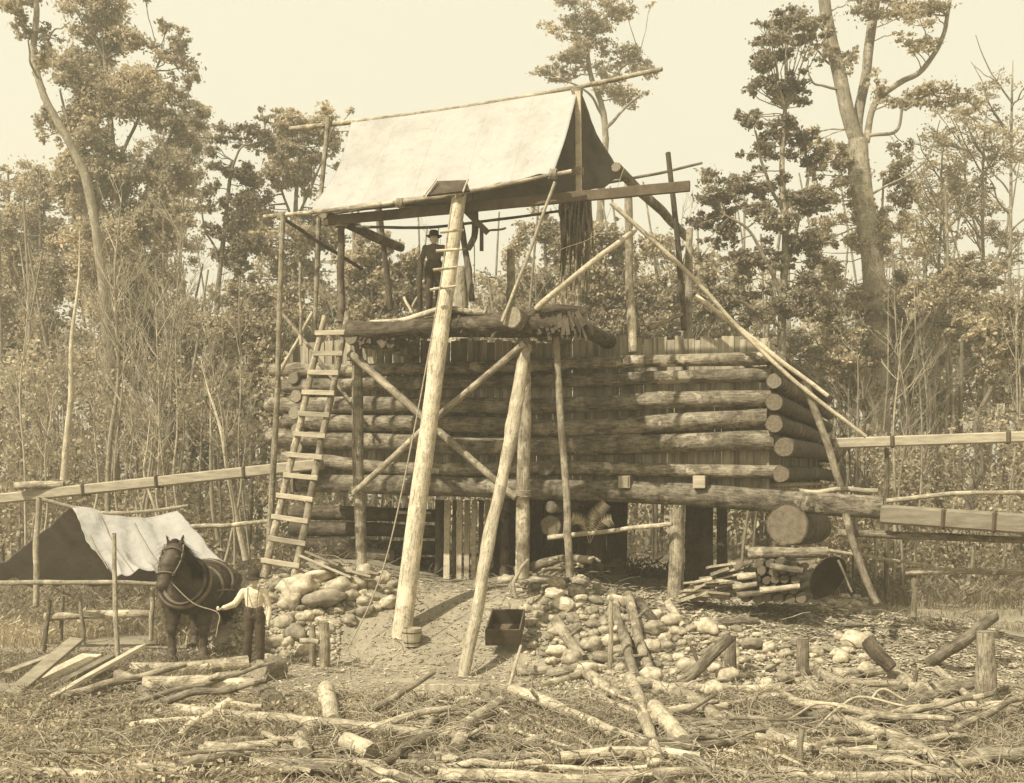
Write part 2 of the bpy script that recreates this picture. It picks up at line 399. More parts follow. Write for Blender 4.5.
# ---------------------------------------------------------------- ground
def axis(a, b, fa, fb, fine, coarse):
    xs = []; x = a
    while x < b:
        xs.append(x)
        d = 0 if fa <= x <= fb else min(abs(x-fa), abs(x-fb))
        x += fine+(coarse-fine)*min(d/40, 1)+d*.02
    xs.append(b); return xs
gx = axis(-180, 180, -12, 12, .14, 6); gy = axis(-3.5, 188, 9, 27, .14, 6)
mb = MB(); vs_ = [(x, y, g(x, y)) for y in gy for x in gx]; nx = len(gx)
fs = [(j*nx+i, j*nx+i+1, (j+1)*nx+i+1, (j+1)*nx+i) for j in range(len(gy)-1) for i in range(nx-1)]
mb.add(vs_, fs); o = build(mb, 'ground', M['dirt'], origin=Vector((0, 0, 0))); tag(o, kind='structure')

# ---------------------------------------------------------------- the log crib
crib = thing('log_crib', 'long stacked log crib lined with upright slabs on the mound', 'log crib', F(530, 540, 0))
def clog(pts, wpx, nm='wall_log', mat='crib', **k): return log(nm, pts, wpx, mat, crib, crook=.10 if nm != 'side_log' else .05, knots=4 if nm != 'side_log' else 0, rough=.09 if nm != 'side_log' else .06, sides=18, **k)
front = [((272, 370), (400, 369), (575, 363), (776, 358), 11, 12), ((285, 386), (400, 383), (560, 380), (772, 375), 12, 13),
         ((268, 405), (400, 405), (560, 405), (772, 398), 14, 15), ((286, 421), (400, 425), (560, 427), (768, 417), 14, 17),
         ((270, 437), (400, 444), (560, 445), (775, 440), 16, 19), ((284, 458), (400, 466), (560, 468), (782, 472), 12, 13)]
for a, b, c, d, w0, w1 in front: clog([F(*a, 0), F(*b, 0), F(*c, 0), F(*d, 0)], w0*1.14, w1=w1*1.08)
clog([F(300, 483, .12), F(495, 489, .12), F(650, 493, .12), F(790, 503, .12), F(883, 508, .12)], 19, 'sill_log', w1=24)
clog([F(790, 490, -.1), F(878, 491, -.1)], 6, 'rail', w1=5, mat='barkp')
# side logs run back from the right corner; dark bark paints their shade in
for (x, y, wd, dd) in ((779, 361, 15, 10.8), (774, 381, 16, 12.2), (774, 402, 18, 11.6), (774, 424, 18, 12.6), (784, 447, 20, 11.8), (781, 474, 17, 12.0)):
    p = F(x, y, .32); q = back(p, dd); wm = wd/2*p.y/FP
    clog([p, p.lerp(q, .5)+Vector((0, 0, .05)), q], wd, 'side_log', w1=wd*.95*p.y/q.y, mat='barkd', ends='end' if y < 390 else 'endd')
p = F(787, 525, .55); q = back(p, 5.5)+Vector((0, 0, -.25)); log('foundation_log', [p, q], 42, 'barkd', crib, w1=40*p.y/q.y, ends='endd', knots=0, rough=.035, crook=.02)
for (x, y, wd) in ((293, 378, 12), (296, 396, 13), (294, 413, 13), (297, 430, 14), (296, 448, 14), (294, 472, 14)):
    p = F(x, y, .2); q = back(p, 11.5); clog([p, q], wd, 'side_log')
# rear wall logs and rows of lining slabs
for y in (366, 386, 406, 426, 446, 466):
    a = back(F(300, y+4, 0), 11); b = back(F(770, y, 0), 11); clog([a, b], 12, 'wall_log')
x = 300
while x < 768:
    wpx_ = random.uniform(5.5, 9.5); xm = x+wpx_/2
    top = 338+random.uniform(-2.5, 2.5)+(3 if x < 560 else 0); 
    a = F(xm, 492, -.30); b = F(xm+random.uniform(-.6, .6), top, -.30)
    mb = MB(); ww = wpx_*a.y/FP*.97; boxpts(mb, a, b, Vector((NX, NY, 0)), ww, .05, .012)
    build(mb, 'slab', M['slab'], crib, smooth=False); x += wpx_
mb = MB()
for (sx0, sx1, d0, d1) in ((300, 770, 10.4, 10.5),):
    a = back(F(sx0, 490, 0), d0); b = back(F(sx1, 490, 0), d0); top = back(F(sx1, 352, 0), d0)
    c = (a+b)/2; c.z = (a.z+top.z)/2; boxpts(mb, Vector((a.x, a.y, c.z)), Vector((b.x, b.y, c.z)), Vector((0, 0, 1)), .06, top.z-a.z, .02)
build(mb, 'rear_lining', M['slab'], crib, smooth=False)
for sx in (292, 768):
    k = 0
    while k < 10.2:
        ww = random.uniform(.18, .30); a = back(F(sx, 492, -.1), k+ww/2); tz = F(sx, 343+random.uniform(-2, 2), -.1).z
        mb = MB(); boxpts(mb, a, Vector((a.x, a.y, tz)), Vector((NY, -NX, 0)), ww*.97, .05, .012); build(mb, 'slab', M['slab'], crib, smooth=False); k += ww
# floor beams with squared ends and the floor
mb = MB(); a = back(F(305, 478, 0), .3); b = back(F(775, 487, 0), .3); dv = Vector((NX, NY, 0))*10
za = min(a.z, b.z)
vs_ = [Vector((p.x, p.y, za+h)) for h in (0, .08) for p in (a, b, b+dv, a+dv)]
mb.add(vs_, [(0, 3, 2, 1), (4, 5, 6, 7), (0, 1, 5, 4), (1, 2, 6, 5), (2, 3, 7, 6), (3, 0, 4, 7)]); build(mb, 'floor', M['slab'], crib, smooth=False)
for x in (624, 699):
    p = F(x, 482, .38); board('floor_beam', p, back(p, 9), (0, 0, 1), .26, .27, 'sawnd', crib)
    board('beam_end', F(x, 482, .385), F(x, 482, .4), (0, 0, 1), .245, .255, 'sawn', crib)
p = F(545, 468, .3); clog([p, back(p, 9)], 15, 'floor_beam', ends='endd')
# posts that carry the sill
log('post', [F(675, 603, .15), F(676, 560, .15), F(677, 508, .15)], 16, 'barkw', crib, w1=14, crook=.03)
for x, yb in ((440, 572), (505, 575), (598, 580), (722, 590)): log('post', [F(x, yb, -1.2), F(x, 500, -1.2)], 11, 'barkd', crib, crook=.02, ends=None)  # bark darkened to draw the shade beneath the floor
# underfloor: slatted door, slabs with dark fill for shade, log wall
door = thing('slatted_door', 'pale upright boards of a slatted door under the sill log', 'door', F(462, 583, -.9))
for x, wd, m in ((447, 7, 'peeled'), (454, 4, 'sawnd'), (459.5, 6, 'peeled'), (467, 6, 'slab'), (474, 5, 'sawn'), (481, 5, 'sawnd'), (487, 5, 'slab')):
    board('board', F(x-.6, 585, -.9), F(x+.5, 500, -.9), (NX, NY, 0), wd*.0215, .04, m, door, jit=.006)
part = thing('slab_shade_wall', 'upright slabs carried on as dark fill for shade under the crib right of the slatted door', 'partition', F(560, 585, -3.5))  # slabs at the left, extended rightwards as a dark sheet for shade
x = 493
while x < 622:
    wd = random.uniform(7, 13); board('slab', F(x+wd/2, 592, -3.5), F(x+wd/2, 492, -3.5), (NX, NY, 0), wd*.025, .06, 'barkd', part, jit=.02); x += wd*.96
part2 = thing('shade_slabs', 'narrow dark slabs drawn for the shaded opening behind the barked post under the crib', 'partition', F(702, 596, -2.0))  # dark slabs added where there is only a shaded opening
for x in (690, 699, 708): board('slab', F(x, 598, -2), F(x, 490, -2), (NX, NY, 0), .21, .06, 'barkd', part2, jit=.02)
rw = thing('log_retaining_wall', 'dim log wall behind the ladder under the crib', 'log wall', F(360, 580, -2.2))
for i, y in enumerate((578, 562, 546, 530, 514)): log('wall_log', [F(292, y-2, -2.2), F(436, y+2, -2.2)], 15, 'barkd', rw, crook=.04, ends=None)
log('short_log', [F(330, 551, -1.1), F(392, 556, -1.1)], 13, 'bark', None, 'short log lying in shade behind the left platform post', 'log')
log('loose_pole', [F(397, 512, -.5), F(431, 513, -.5)], 3, 'barkp', None, 'short pale pole lying level left of the slatted door', 'pole')
log('log_bearer', [back(F(551, 526, .2), 0), back(F(551, 524, .2), 4)], 22, 'barkd', None, 'round log end under the sill left of the fern', 'log', ends='endd')
log('small_bearer', [F(551, 507, .25), back(F(551, 507, .25), 2)], 12, 'bark', None, 'small round log end wedged on top of the larger one under the sill', 'log')
log('level_pole', [F(548, 538, .5), F(612, 530, .5), F(672, 524, .5)], 5, 'barkp', None, 'thin pole lying level under the fern beside the barked post', 'pole')
log('underlay_log', [F(748, 553, .6), F(828, 552, .5)], 12, 'bark', None, 'stout log lying level beneath the great round foundation log end', 'log', ends='endd')
log('prop_pole', [F(846, 514, .5), F(858, 560, .7), F(877, 604, .9)], 8, 'bark', None, 'crooked prop leaning right under the long sill log end', 'prop')
log('corner_pole', [F(804, 380, .3), F(822, 430, .25), F(841, 486, .2)], 8, 'barkw', None, 'rough pole leaning against the right hand side of the crib', 'pole')
log('slanting_rail', [F(611, 203, 1.4), F(690, 275, .9), F(741, 330, .6), F(800, 385, .45), F(866, 437, .3)], 4.5, 'peeled', None, 'long pale pole slanting down from canvas frame over the crib corner', 'pole', ends=None)
log('slanting_rail', [F(696, 296, .4), F(735, 325, .5), F(783, 362, .5), F(828, 396, .4)], 5, 'peeled', None, 'shorter pale pole just below the long slanting rail at the crib corner', 'pole', ends=None)

# ---------------------------------------------------------------- platform in front
plat = thing('log_platform', 'raised log staging on two posts with crossed braces before the crib', 'platform', F(440, 580, 2))
def plog(nm, pts, wpx, mat='crib', **k): return log(nm, pts, wpx, mat, plat, **k)
plog('post', [F(362, 575, 2), F(358, 460, 2), F(357, 345, 2)], 12, 'barkw', knots=5)
plog('post', [F(522, 578, 2), F(524, 450, 2), F(524, 330, 2)], 14, 'barkw', knots=5)
plog('brace', [F(350, 353, 2.25), F(430, 424, 2.25), F(516, 498, 2.25)], 8, 'barkw', crook=.03)
plog('brace', [F(525, 343, 2.35), F(440, 415, 2.35), F(354, 493, 2.35)], 7, 'barkw', crook=.03)
plog('edge_log', [F(350, 334, 2.2), F(400, 332, 2.2), F(446, 324, 2.2)], 18, 'crib', rough=.16)
plog('edge_log', [F(447, 325, 2.15), F(510, 327, 2.15), F(584, 324, 2.15)], 25, 'barkd', rough=.2)
plog('edge_log', [F(528, 316, 2.3), F(556, 309, 2.2), F(586, 314, 2.1)], 15, 'barkd', rough=.3)
plog('edge_bark', [F(350, 332, 2.42), F(400, 331, 2.42), F(450, 324, 2.42), F(520, 325, 2.42), F(586, 324, 2.3)], 19, 'barkd', rough=.3, knots=14)
sb = MB()
for i in range(220):
    x = random.uniform(352, 586); yt = np.interp(x, [352, 446, 586], [328, 318, 312])+random.uniform(-2, 10); l = random.uniform(5, 15)*(1.5 if x > 540 else 1)
    a = F(x, yt, 2.45); b = F(x+random.uniform(-7, 9), yt+l, 2.4+random.uniform(-.1, .2)); boxpts(sb, a, b, Vector((NX, NY, 0)), random.uniform(.03, .13), .02, .06)
build(sb, 'bark_cladding', M['barkd'], plat, smooth=False)
plog('side_beam', [F(351, 337, 2.6), back(F(351, 337, 2.6), 3.0)], 15, 'bark')
plog('side_beam', [F(511, 317, 2.9), back(F(511, 317, 2.9), 3.2)], 22, 'bark')
plog('side_beam', [F(571, 325, 2.4), back(F(571, 325, 2.4), 3.0)], 17, 'barkd')
plog('pole', [F(440, 309, 2.4), F(405, 318, 2.4), F(356, 326, 2.4)], 6, 'barkp')
plog('pole', [F(446, 308, 2.4), F(470, 311, 2.4), F(486, 313, 2.4)], 6, 'barkp')
for i in range(11):
    p = F(352+22*i, 331-1.2*i, 1.95); q = F(352+22*i+9, 331-1.2*i, 1.95)
for i in range(10):
    p = F(352, 329, 1.9-.23*i); q = F(583, 320, 1.9-.23*i); plog('deck_log', [p, q], 11, 'bark', ends=None)
ladder = thing('wooden_ladder', 'tall wooden ladder of rough rungs leaning on the left end of the crib', 'ladder', P(279, 575, 22.6))
la, lb, lc, ld = P(264, 577, 22.4), P(325, 316, 23.0), P(294, 579, 22.2), P(348, 312, 22.8)
log('rail', [la, la.lerp(lb, .5), lb], 8, 'barkw', ladder, w1=6, crook=.05); log('rail', [lc, lc.lerp(ld, .5), ld], 8, 'barkw', ladder, w1=6, crook=.05)
for i, y in enumerate((334, 355.5, 374.5, 395, 415, 435.5, 455.5, 476, 497, 517.5, 539, 561)):
    t = (577-y)/(577-316)+random.uniform(-.004, .004); u = (t*1.0)
    a = la.lerp(lb, t); b = lc.lerp(ld, t-.012); d = (b-a); f = Vector((0, -.10, 0))
    board('rung', a-d*random.uniform(.10, .22)+f, b+d*random.uniform(.10, .2)+f, (0, 0, 1), .045, .10, 'sawn', ladder, jit=.01)

cp = thing('climbing_pole', 'thick smooth pole with short rungs leaning up to the canvas roof', 'pole', P(400, 632, 20.2))
cpl = lambda t: (G(401, 634)+Vector((0, 0, -.1))).lerp(P(460, 190, 22.0), t)
log('shaft', [cpl(0), cpl(.33), cpl(.66), cpl(1)], 20, 'peeled', cp, w1=14, crook=.05, knots=2, rough=.03, sides=18)
for (xa, ya, xb, yb) in ((440, 232, 464, 230), (436, 251, 462, 249), (433, 270, 457, 267), (430, 290, 456, 286)):
    log('rung', [P(xa, ya, 21.4), P(xb, yb, 21.4)], 3, 'peeled', cp, ends=None, crook=.01)
log('split_slab_pole', [P(463, 678, 19.0), P(527, 346, 21.6)], 12, 'peeled', None, 'pale split slab leaning up against the right platform post', 'slab', w1=13, crook=.10, knots=7, rough=.26)
log('thin_post', [P(570, 577, 21.4), P(562, 440, 21.5), P(553, 298, 21.6)], 8, 'barkw', None, 'slender upright pole standing right of the platform between the stones', 'pole', w1=6, crook=.06, knots=6)

# ---------------------------------------------------------------- canvas roof and its frame
fr = thing('canvas_shelter', 'sloping canvas roof on a pole frame above the crib', 'shelter', F(450, 320, 1.5))
def fl(nm, pts, wpx, mat='bark', **k): return log(nm, pts, wpx, mat, fr, **k)
def cloth(name, grid, mat, parent=None, label=None, cat=None, wr=.04, thick=.008, origin=None, nu=84, nv=40):
    """grid: rows of Vectors interpolated bicubically-ish"""
    gr = [spline(r, nu) for r in grid]; cols = [spline([r[i] for r in gr], nv) for i in range(len(gr[0]))]
    nU = len(cols); nV = len(cols[0]); mb = MB(); vs = []
    for i in range(nU):
        for j in range(nV):
            p = cols[i][j]; k = noise.noise(p*1.1)*wr+noise.noise(Vector((p.x*3.2+p.z*1.5, p.y*1.2, p.z*.5)))*wr*.8+(.5-abs(noise.noise(Vector((p.x*1.6+p.z*1.1, p.y, p.z*.9)))))*wr*.5+noise.noise(p*5)*wr*.2
            e = j/(nV-1); k2 = k if j else k*.1
            vs.append(p+Vector((k2*.3, k2*.6, k2-min(.10*wr/.07, .07)*abs(math.sin(i/nU*17.0))*e**3)))
    fs = [(i*nV+j, (i+1)*nV+j, (i+1)*nV+j+1, i*nV+j+1) for i in range(nU-1) for j in range(nV-1)]
    us = [[(i/(nU-1), j/(nV-1)), ((i+1)/(nU-1), j/(nV-1)), ((i+1)/(nU-1), (j+1)/(nV-1)), (i/(nU-1), (j+1)/(nV-1))] for i in range(nU-1) for j in range(nV-1)]
    mb.add(vs, fs, us); o = build(mb, name, M[mat], parent, origin)
    s = o.modifiers.new('thick', 'SOLIDIFY'); s.thickness = thick
    if label: tag(o, label, cat)
    return o
rid = 1.0; eav = 2.5; bk = -.9
ridge = [F(352, 121, rid), F(430, 110, rid), F(505, 99, rid), F(578, 89, rid)]
midr = [F(338, 168, 1.75), F(410, 158, 1.75), F(490, 148, 1.75), F(567, 133, 1.85)]
eave = [F(312, 209, eav), F(395, 200, eav), F(480, 187, eav), F(553, 172, eav)]
cloth('canvas', [ridge, midr, eave], 'canvas', fr, wr=.07)
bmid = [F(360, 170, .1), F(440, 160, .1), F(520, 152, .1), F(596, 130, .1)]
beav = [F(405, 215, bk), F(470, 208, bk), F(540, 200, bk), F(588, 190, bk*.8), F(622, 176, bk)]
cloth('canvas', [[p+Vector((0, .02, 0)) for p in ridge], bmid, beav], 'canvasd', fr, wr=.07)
fl('ridge_pole', [F(290, 129, rid), F(430, 112.5, rid), F(578, 87, rid), F(662, 69, rid)], 5, 'barkw', crook=.03)
fl('eave_pole', [F(264, 217, eav), F(395, 203, eav), F(480, 189, eav), F(572, 171, eav)], 4.5, 'barkw', crook=.03)
fl('upright', [F(314, 335, 1.6), F(320, 212, 1.5), F(328, 118, 1.1)], 5, 'barkw')
fl('upright', [F(578, 308, 1.0), F(577, 200, 1.0), F(577, 86, 1.0)], 6, 'barkw')
board('upright', F(579, 206, 1.12), F(578, 91, 1.12), (NX, NY, 0), .12, .05, 'peeled', fr)
board('front_beam', F(324, 221, 2.1), F(690, 186, 2.1), (0, 0, 1), .08, .20, 'sawnd', fr, jit=.01)
fl('side_plate', [F(324, 214, 2.15), back(F(324, 214, 2.15), 3.6)], 10, 'barkd')
fl('side_plate', [F(616, 167, 2.1), back(F(616, 167, 2.1), 6.5)], 10, 'bark')
fl('inner_rail', [F(335, 213, 1.2), F(400, 206, 1.2), F(460, 203, 1.2)], 3, 'bark')
fl('inner_rail', [F(345, 227, 1.0), F(420, 227, 1.0), F(500, 219, 1.0), F(560, 211, 1.0)], 3, 'bark')
fl('corner_post', [F(341, 322, 2.0), F(341, 225, 2.0)], 8, 'barkd')
fl('corner_post', [F(391, 310, -1), F(385, 260, -1), F(379, 207, -1)], 6, 'barkd')
fl('corner_post', [F(633, 352, .6), F(629, 260, .6), F(628, 176, .8)], 9, 'barkw')
fl('corner_post', [F(688, 352, -2.5), F(689, 280, -2.5), F(690, 229, -2.5)], 8, 'barkw')
fl('corner_post', [F(684, 330, -1.0), F(678, 240, -1.0), F(668, 153, -1.0)], 6, 'barkd')
fl('cross_rail', [F(592, 185, -.9), F(650, 175, -1), F(702, 163, -1)], 3, 'bark')
fl('brace', [F(536, 309, 2.6), F(585, 268, 2.6), F(635, 230, .9)], 6, 'peeled')
fl('brace', [F(649, 329, 0), F(683, 314, -1)], 5, 'bark')
fl('brace', [F(502, 322, 3.0), F(525, 262, 2.8), F(555, 182, 2.6)], 3.5, 'twig')
fl('brace', [F(281, 217, 2.5), F(320, 243, 1.6), F(362, 269, .3)], 4, 'barkd')
fl('brace', [F(301, 345, 1.9), F(300, 262, 1.9)], 3, 'barkw')
log('tall_pole', [P(267, 580, 22.9), P(274, 440, 22.9), P(283, 216, 22.9)], 7, 'barkw', None, 'tall slender pole standing upright just left of the ladder', 'pole', w1=5, crook=.06)
log('diagonal_stick', [F(279, 374, 1.2), F(313, 312, 1.2)], 4, 'peeled', None, 'pale stick slanting up behind the top of the ladder', 'stick')
log('diagonal_stick', [F(281, 312, 1.0), F(351, 402, .9)], 4, 'barkw', None, 'dull stick slanting down right behind the top of the ladder', 'stick')
log('back_support', [P(459, 215, 22.6), P(465, 250, 22.6), P(472, 300, 22.4)], 6, 'bark', None, 'short dark pole leaning just right of the climbing pole top', 'pole', w1=7)
log('standing_billet', [P(461, 322, 22.6), P(461, 268, 22.6)], 15, 'barkp', None, 'stout pale billet standing upright behind the climbing pole', 'billet')
log('bent_timber', [P(475, 192, 22.5), P(475, 222, 22.5), P(474, 238, 22.5), P(468, 249, 22.5)], 7, 'bark', None, 'bent branch hanging from the frame beside the climbing pole', 'branch')
board('hanging_plank', P(463, 208, 22.3), P(488, 233, 22.2), (0, 0, 1), .05, .12, 'sawnd', None, 'short plank fixed aslant below the front beam right of climbing pole', 'plank')
board('peg_board', P(481.6, 228, 22.25), P(481.6, 251, 22.25), (0, 1, 0), .08, .04, 'sawnd', None, 'small upright board hanging under the slanted plank', 'board')
log('peg', [P(487, 231, 22.25), P(506, 228, 22.25)], 2.2, 'bark', None, 'thin level rod sticking out right of the slanted plank', 'rod', ends=None)
flap = thing('propped_hatch', 'propped hatch, its shaded hole drawn as a dark board, in the canvas eave above the climbing pole', 'hatch', P(450, 192, 22.2))  # dark panel stands in for the shadowed hole in the canvas
mb = MB(); a = [P(427, 195, 20.9), P(470, 190, 20.7), P(466, 180, 20.95), P(437, 181, 21.1)]
mb.add([*a]+[p+Vector((0, .03, -.03)) for p in a], [(0, 1, 2, 3), (7, 6, 5, 4), (0, 4, 5, 1), (1, 5, 6, 2), (2, 6, 7, 3), (3, 7, 4, 0)]); build(mb, 'panel', M['barkd'], flap, smooth=False)
log('stay', [P(424, 196, 20.8), P(436, 179, 21.0)], 1.8, 'peeled', flap, ends=None); log('stay', [P(463, 192, 20.65), P(468, 179, 20.9)], 1.8, 'peeled', flap, ends=None)
log('stub_post', [F(511, 316, 0), F(511, 250, 0)], 9, 'barkw', None, 'short thick post standing alone behind the platform in the centre', 'post')
log('tool_post', [F(420, 320, 1.8), F(420, 258, 1.8)], 5.5, 'barkd', None, 'short dark post standing at the left side of the man on the platform', 'post')
log('pointed_stick', [F(404, 297, 1.9), F(412, 313, 1.9)], 3, 'peeled', None, 'pale pointed stick leaning right on the platform left of the man', 'stick', ends=None)
log('pointed_stick', [F(418, 297, 1.7), F(409, 314, 1.7)], 3, 'twig', None, 'dull pointed stick leaning left on the platform left of the man', 'stick', ends=None)
bs = MB()
for i in range(38):
    x = random.uniform(560, 590); y0_ = random.uniform(192, 208); l = random.uniform(30, 105); dx = random.uniform(-6, 8)
    p = [F(x, y0_, random.uniform(.9, 1.5)), F(x+dx*.4+random.uniform(-2, 2), y0_+l*.5, random.uniform(.9, 1.4)), F(x+dx, y0_+l, random.uniform(.9, 1.5))]
    tube(bs, p, .035, .012, 5, 8, .4)
tag(build(bs, 'bark_strips', M['bark']), 'bundle of dark bark strips hanging under the right end of the canvas', 'bark strips')

# ropes
def lashing(parent, c, axis, rad):
    a = Vector(axis).normalized(); u = a.orthogonal().normalized(); v = a.cross(u); mb = MB()
    tube(mb, [c+(u*math.cos(t)+v*math.sin(t))*rad*(1+.05*math.sin(t*3.3))+a*(t/6.28*.028-.07) for t in [i*.45 for i in range(70)]], .012, .012, 5, 140, .1)
    build(mb, 'lashing', M['rope'], parent)
for (x, y, off, ax, rd) in ((355, 357, 2.05, (0, 0, 1), .16), (524, 350, 2.05, (0, 0, 1), .17), (356, 490, 2.05, (0, 0, 1), .15), (522, 494, 2.05, (0, 0, 1), .17)): lashing(plat, F(x, y, off), ax, rd)
for (x, y, off, ax, rd) in ((282, 216, 2.5, (0, 0, 1), .10), (320, 213, 1.9, (0, 0, 1), .12), (578, 172, 1.1, (0, 0, 1), .11), (577, 92, 1.02, (0, 0, 1), .11), (327, 124, 1.05, (0, 0, 1), .10), (629, 190, .7, (0, 0, 1), .12), (341, 224, 2.0, (0, 0, 1), .12), (553, 174, 2.5, (-1, .3, .1), .09), (460, 192, 2.5, (-1, .3, .1), .09), (400, 203, 2.5, (-1, .3, .1), .09)): lashing(fr, F(x, y, off), ax, rd)
def rope(name, pts, r, label, parent=None):
    mb = MB(); tube(mb, [pt(p) for p in pts], r, r, 6, 40, .1); return tag(build(mb, name, M['rope'], parent), label, 'rope')
rope('rope', [P(452, 205, 21.6), P(438, 300, 21.3), P(415, 426, 20.7), P(391, 540, 20.2), P(372, 599, 20.0), P(347, 650, 19.8)], .014, 'long slack rope hanging left of the climbing pole down to the earth')
rope('rope', [P(474, 238, 22.4), P(474.5, 262, 22.4), P(474, 288, 22.4)], .011, 'short rope dangling from the bent branch beneath the canvas')
rope('guy_rope', [P(624, 168, 21.0), P(600, 230, 21.0), P(560, 250, 21.0)], .006, 'thin line running down from the right end of the canvas')

# ---------------------------------------------------------------- flumes left and right
def flume(nm, lab, a, b, w, h, bats, mat='sawn'):
    t = thing(nm, lab, 'flume', a); board('trough', a, b, (0, 0, 1), w, h, mat, t)
    for k in bats:
        c = a.lerp(b, k); d = (b-a).normalized(); board('batten', c-d*.05, c+d*.05, (0, 0, 1), w+.08, h+.06, 'sawnd', t)
    return t
flume('board_flume', 'long pale board trough leading in from the left above the tent', P(-30, 502, 27.5), P(322, 464, 25.2), .3, .25, (.35, .56, .8))
log('flume_stub', [P(15, 486, 26.8), P(64, 485, 26.8)], 8, 'barkw', None, 'short pale log end resting on the left end of the flume', 'log')
flume('high_flume', 'narrow pale board trough crossing high at the right of the crib', P(834, 443.5, 25.5), P(1060, 435.5, 24.0), .3, .24, (.27, .78))
log('trestle_post', [P(887, 600, 26.0), P(887, 449, 25.2)], 5, 'bark', None, 'thin upright post under the high right hand flume', 'post')
flume('wide_flume', 'wide board trough joined to the end of the long sill log', F(882, 514, .2), P(1070, 527, 19.6), .5, .36, (.35, .62), 'sawnm')
log('flume_bearer', [F(838, 533, .2), P(1070, 542, 20.0)], 8, 'bark', None, 'dark round bearer running beneath the wide flume', 'log')
log('hand_rail', [P(886, 501, 21.5), P(950, 495, 21.2), P(1065, 491, 20.8)], 5, 'barkp', None, 'thin pale rail just above the wide flume', 'rail')
log('low_rail', [P(827, 550, 21.5), P(880, 558, 21.5), P(932, 566, 21.8)], 3.5, 'barkp', None, 'thin pole sloping down under the wide flume', 'rail')
log('fence_rail', [P(906, 572, 21.5), P(960, 571, 21.0), P(1060, 572, 20.4)], 7, 'barkw', None, 'stout level rail lowest of the rails at the right edge', 'rail')
log('post', [P(914, 617, 21.4), P(914, 566, 21.5)], 6, 'bark', None, 'short post holding the lowest right hand rail', 'post')
log('left_rail', [P(184, 527, 25.5), P(230, 525, 25.2), P(268, 521, 25)], 5, 'barkw', None, 'pale rail running level from the tent to the tall pole', 'rail')

# ---------------------------------------------------------------- tent on the left
tent = thing('canvas_tent', 'low canvas tent fly on rough poles behind the horse', 'tent', P(110, 600, 22.5))
cloth('canvas', [[P(70, 506, 23.2), P(105, 514, 23.3), P(145, 517, 23.5), P(178, 511, 23.6)],
                 [P(84, 538, 22.2), P(115, 545, 22.3), P(155, 547, 22.5), P(202, 540, 22.8)],
                 [P(110, 570, 21.4), P(133, 574, 21.4), P(165, 573, 21.7), P(226, 556, 22.2)]], 'tarp', tent, wr=.12)
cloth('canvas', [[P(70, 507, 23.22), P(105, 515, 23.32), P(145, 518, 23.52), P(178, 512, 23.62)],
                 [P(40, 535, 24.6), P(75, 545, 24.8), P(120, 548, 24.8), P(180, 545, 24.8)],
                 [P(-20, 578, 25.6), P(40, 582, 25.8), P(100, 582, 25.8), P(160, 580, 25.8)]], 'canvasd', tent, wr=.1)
log('ridge_pole', [P(40, 499, 23.0), P(110, 514, 23.3), P(188, 506, 23.7)], 4, 'barkp', tent)
log('tent_pole', [P(36, 606, 22.4), P(37, 550, 22.4), P(39, 498, 22.5)], 6, 'barkp', tent)
for (a, b) in (((100, 516), (134, 573)), ((130, 518), (165, 572)), ((82, 512), (108, 569))):
    mb = MB(); tube(mb, [P(a[0], a[1]-.6, 23.1), P((a[0]+b[0])/2-2, (a[1]+b[1])/2+2, 22.1), P(b[0], b[1], 21.3)], .008, .008, 5, 10); build(mb, 'cord', M['rope'], tent)
log('tether_post', [P(118, 672, 19.6), P(115, 600, 19.9), P(114, 534, 20.2)], 5, 'barkp', None, 'thin pale pole standing in front of the tent', 'pole')
log('rail', [P(-10, 583, 21.5), P(80, 582, 21.0), P(158, 584, 20.8)], 5, 'barkp', None, 'upper level rail crossing before the tent opening', 'rail')
log('rail', [P(45, 617, 21.6), P(100, 614, 21.6), P(152, 614, 21.7)], 9, 'barkw', None, 'thick lower log rail beneath the tent canvas', 'rail')
log('post', [P(151, 640, 21.0), P(153, 588, 21.0)], 5, 'barkp', None, 'short pale post between the tent and the horse', 'post')
log('post', [P(44, 650, 21.5), P(50, 600, 21.5)], 5, 'bark', None, 'crooked dark stake at the left side of the tent', 'stake')
log('post', [P(61, 640, 21.9), P(63, 596, 21.9)], 4, 'bark', None, 'thin dark stake second from the left under the tent', 'stake')
log('post', [P(84, 645, 21.3), P(80, 592, 21.3)], 4, 'barkw', None, 'thin stake near the middle of the tent opening', 'stake')

# ---------------------------------------------------------------- stones
stonemesh = []
for k in range(9):
    import bmesh
    bm = bmesh.new(); bmesh.ops.create_icosphere(bm, subdivisions=3, radius=1)
    s = Vector((1, random.uniform(.68, .9), random.uniform(.5, .72)))
    for v in bm.verts:
        n_ = v.co.normalized(); f = 1+.34*noise.noise(n_*1.2+Vector((k*9, 0, 0)))+.18*noise.noise(n_*2.6+Vector((k*3, 5, 0)))+.05*noise.noise(n_*7)
        v.co = Vector((n_.x*s.x, n_.y*s.y, n_.z*s.z))*f
        if k % 3 == 0: v.co.z = min(v.co.z, .40+.1*v.co.x); 
    me = bpy.data.meshes.new('stone'); bm.to_mesh(me); bm.free(); me.materials.append(M['stone'])
    for p in me.polygons: p.use_smooth = True
    stonemesh.append(me)
nst = 0
def stone(px, py, wpx, label, group, lift=.35, flat=None):
    global nst
    p = G(px, py, wpx/2*.0185*lift); r = wpx/2*p.y/FP
    o = link('stone', random.choice(stonemesh), None, p)
    o.scale = (r, r*random.uniform(.8, 1), r*random.uniform(.8, 1.15)*(flat or 1)); o.rotation_euler = (random.uniform(-.35, .35), random.uniform(-.35, .35), random.uniform(-.6, .6)+random.choice((0, math.pi)))
    tag(o, label, 'stone', group); nst += 1; return o
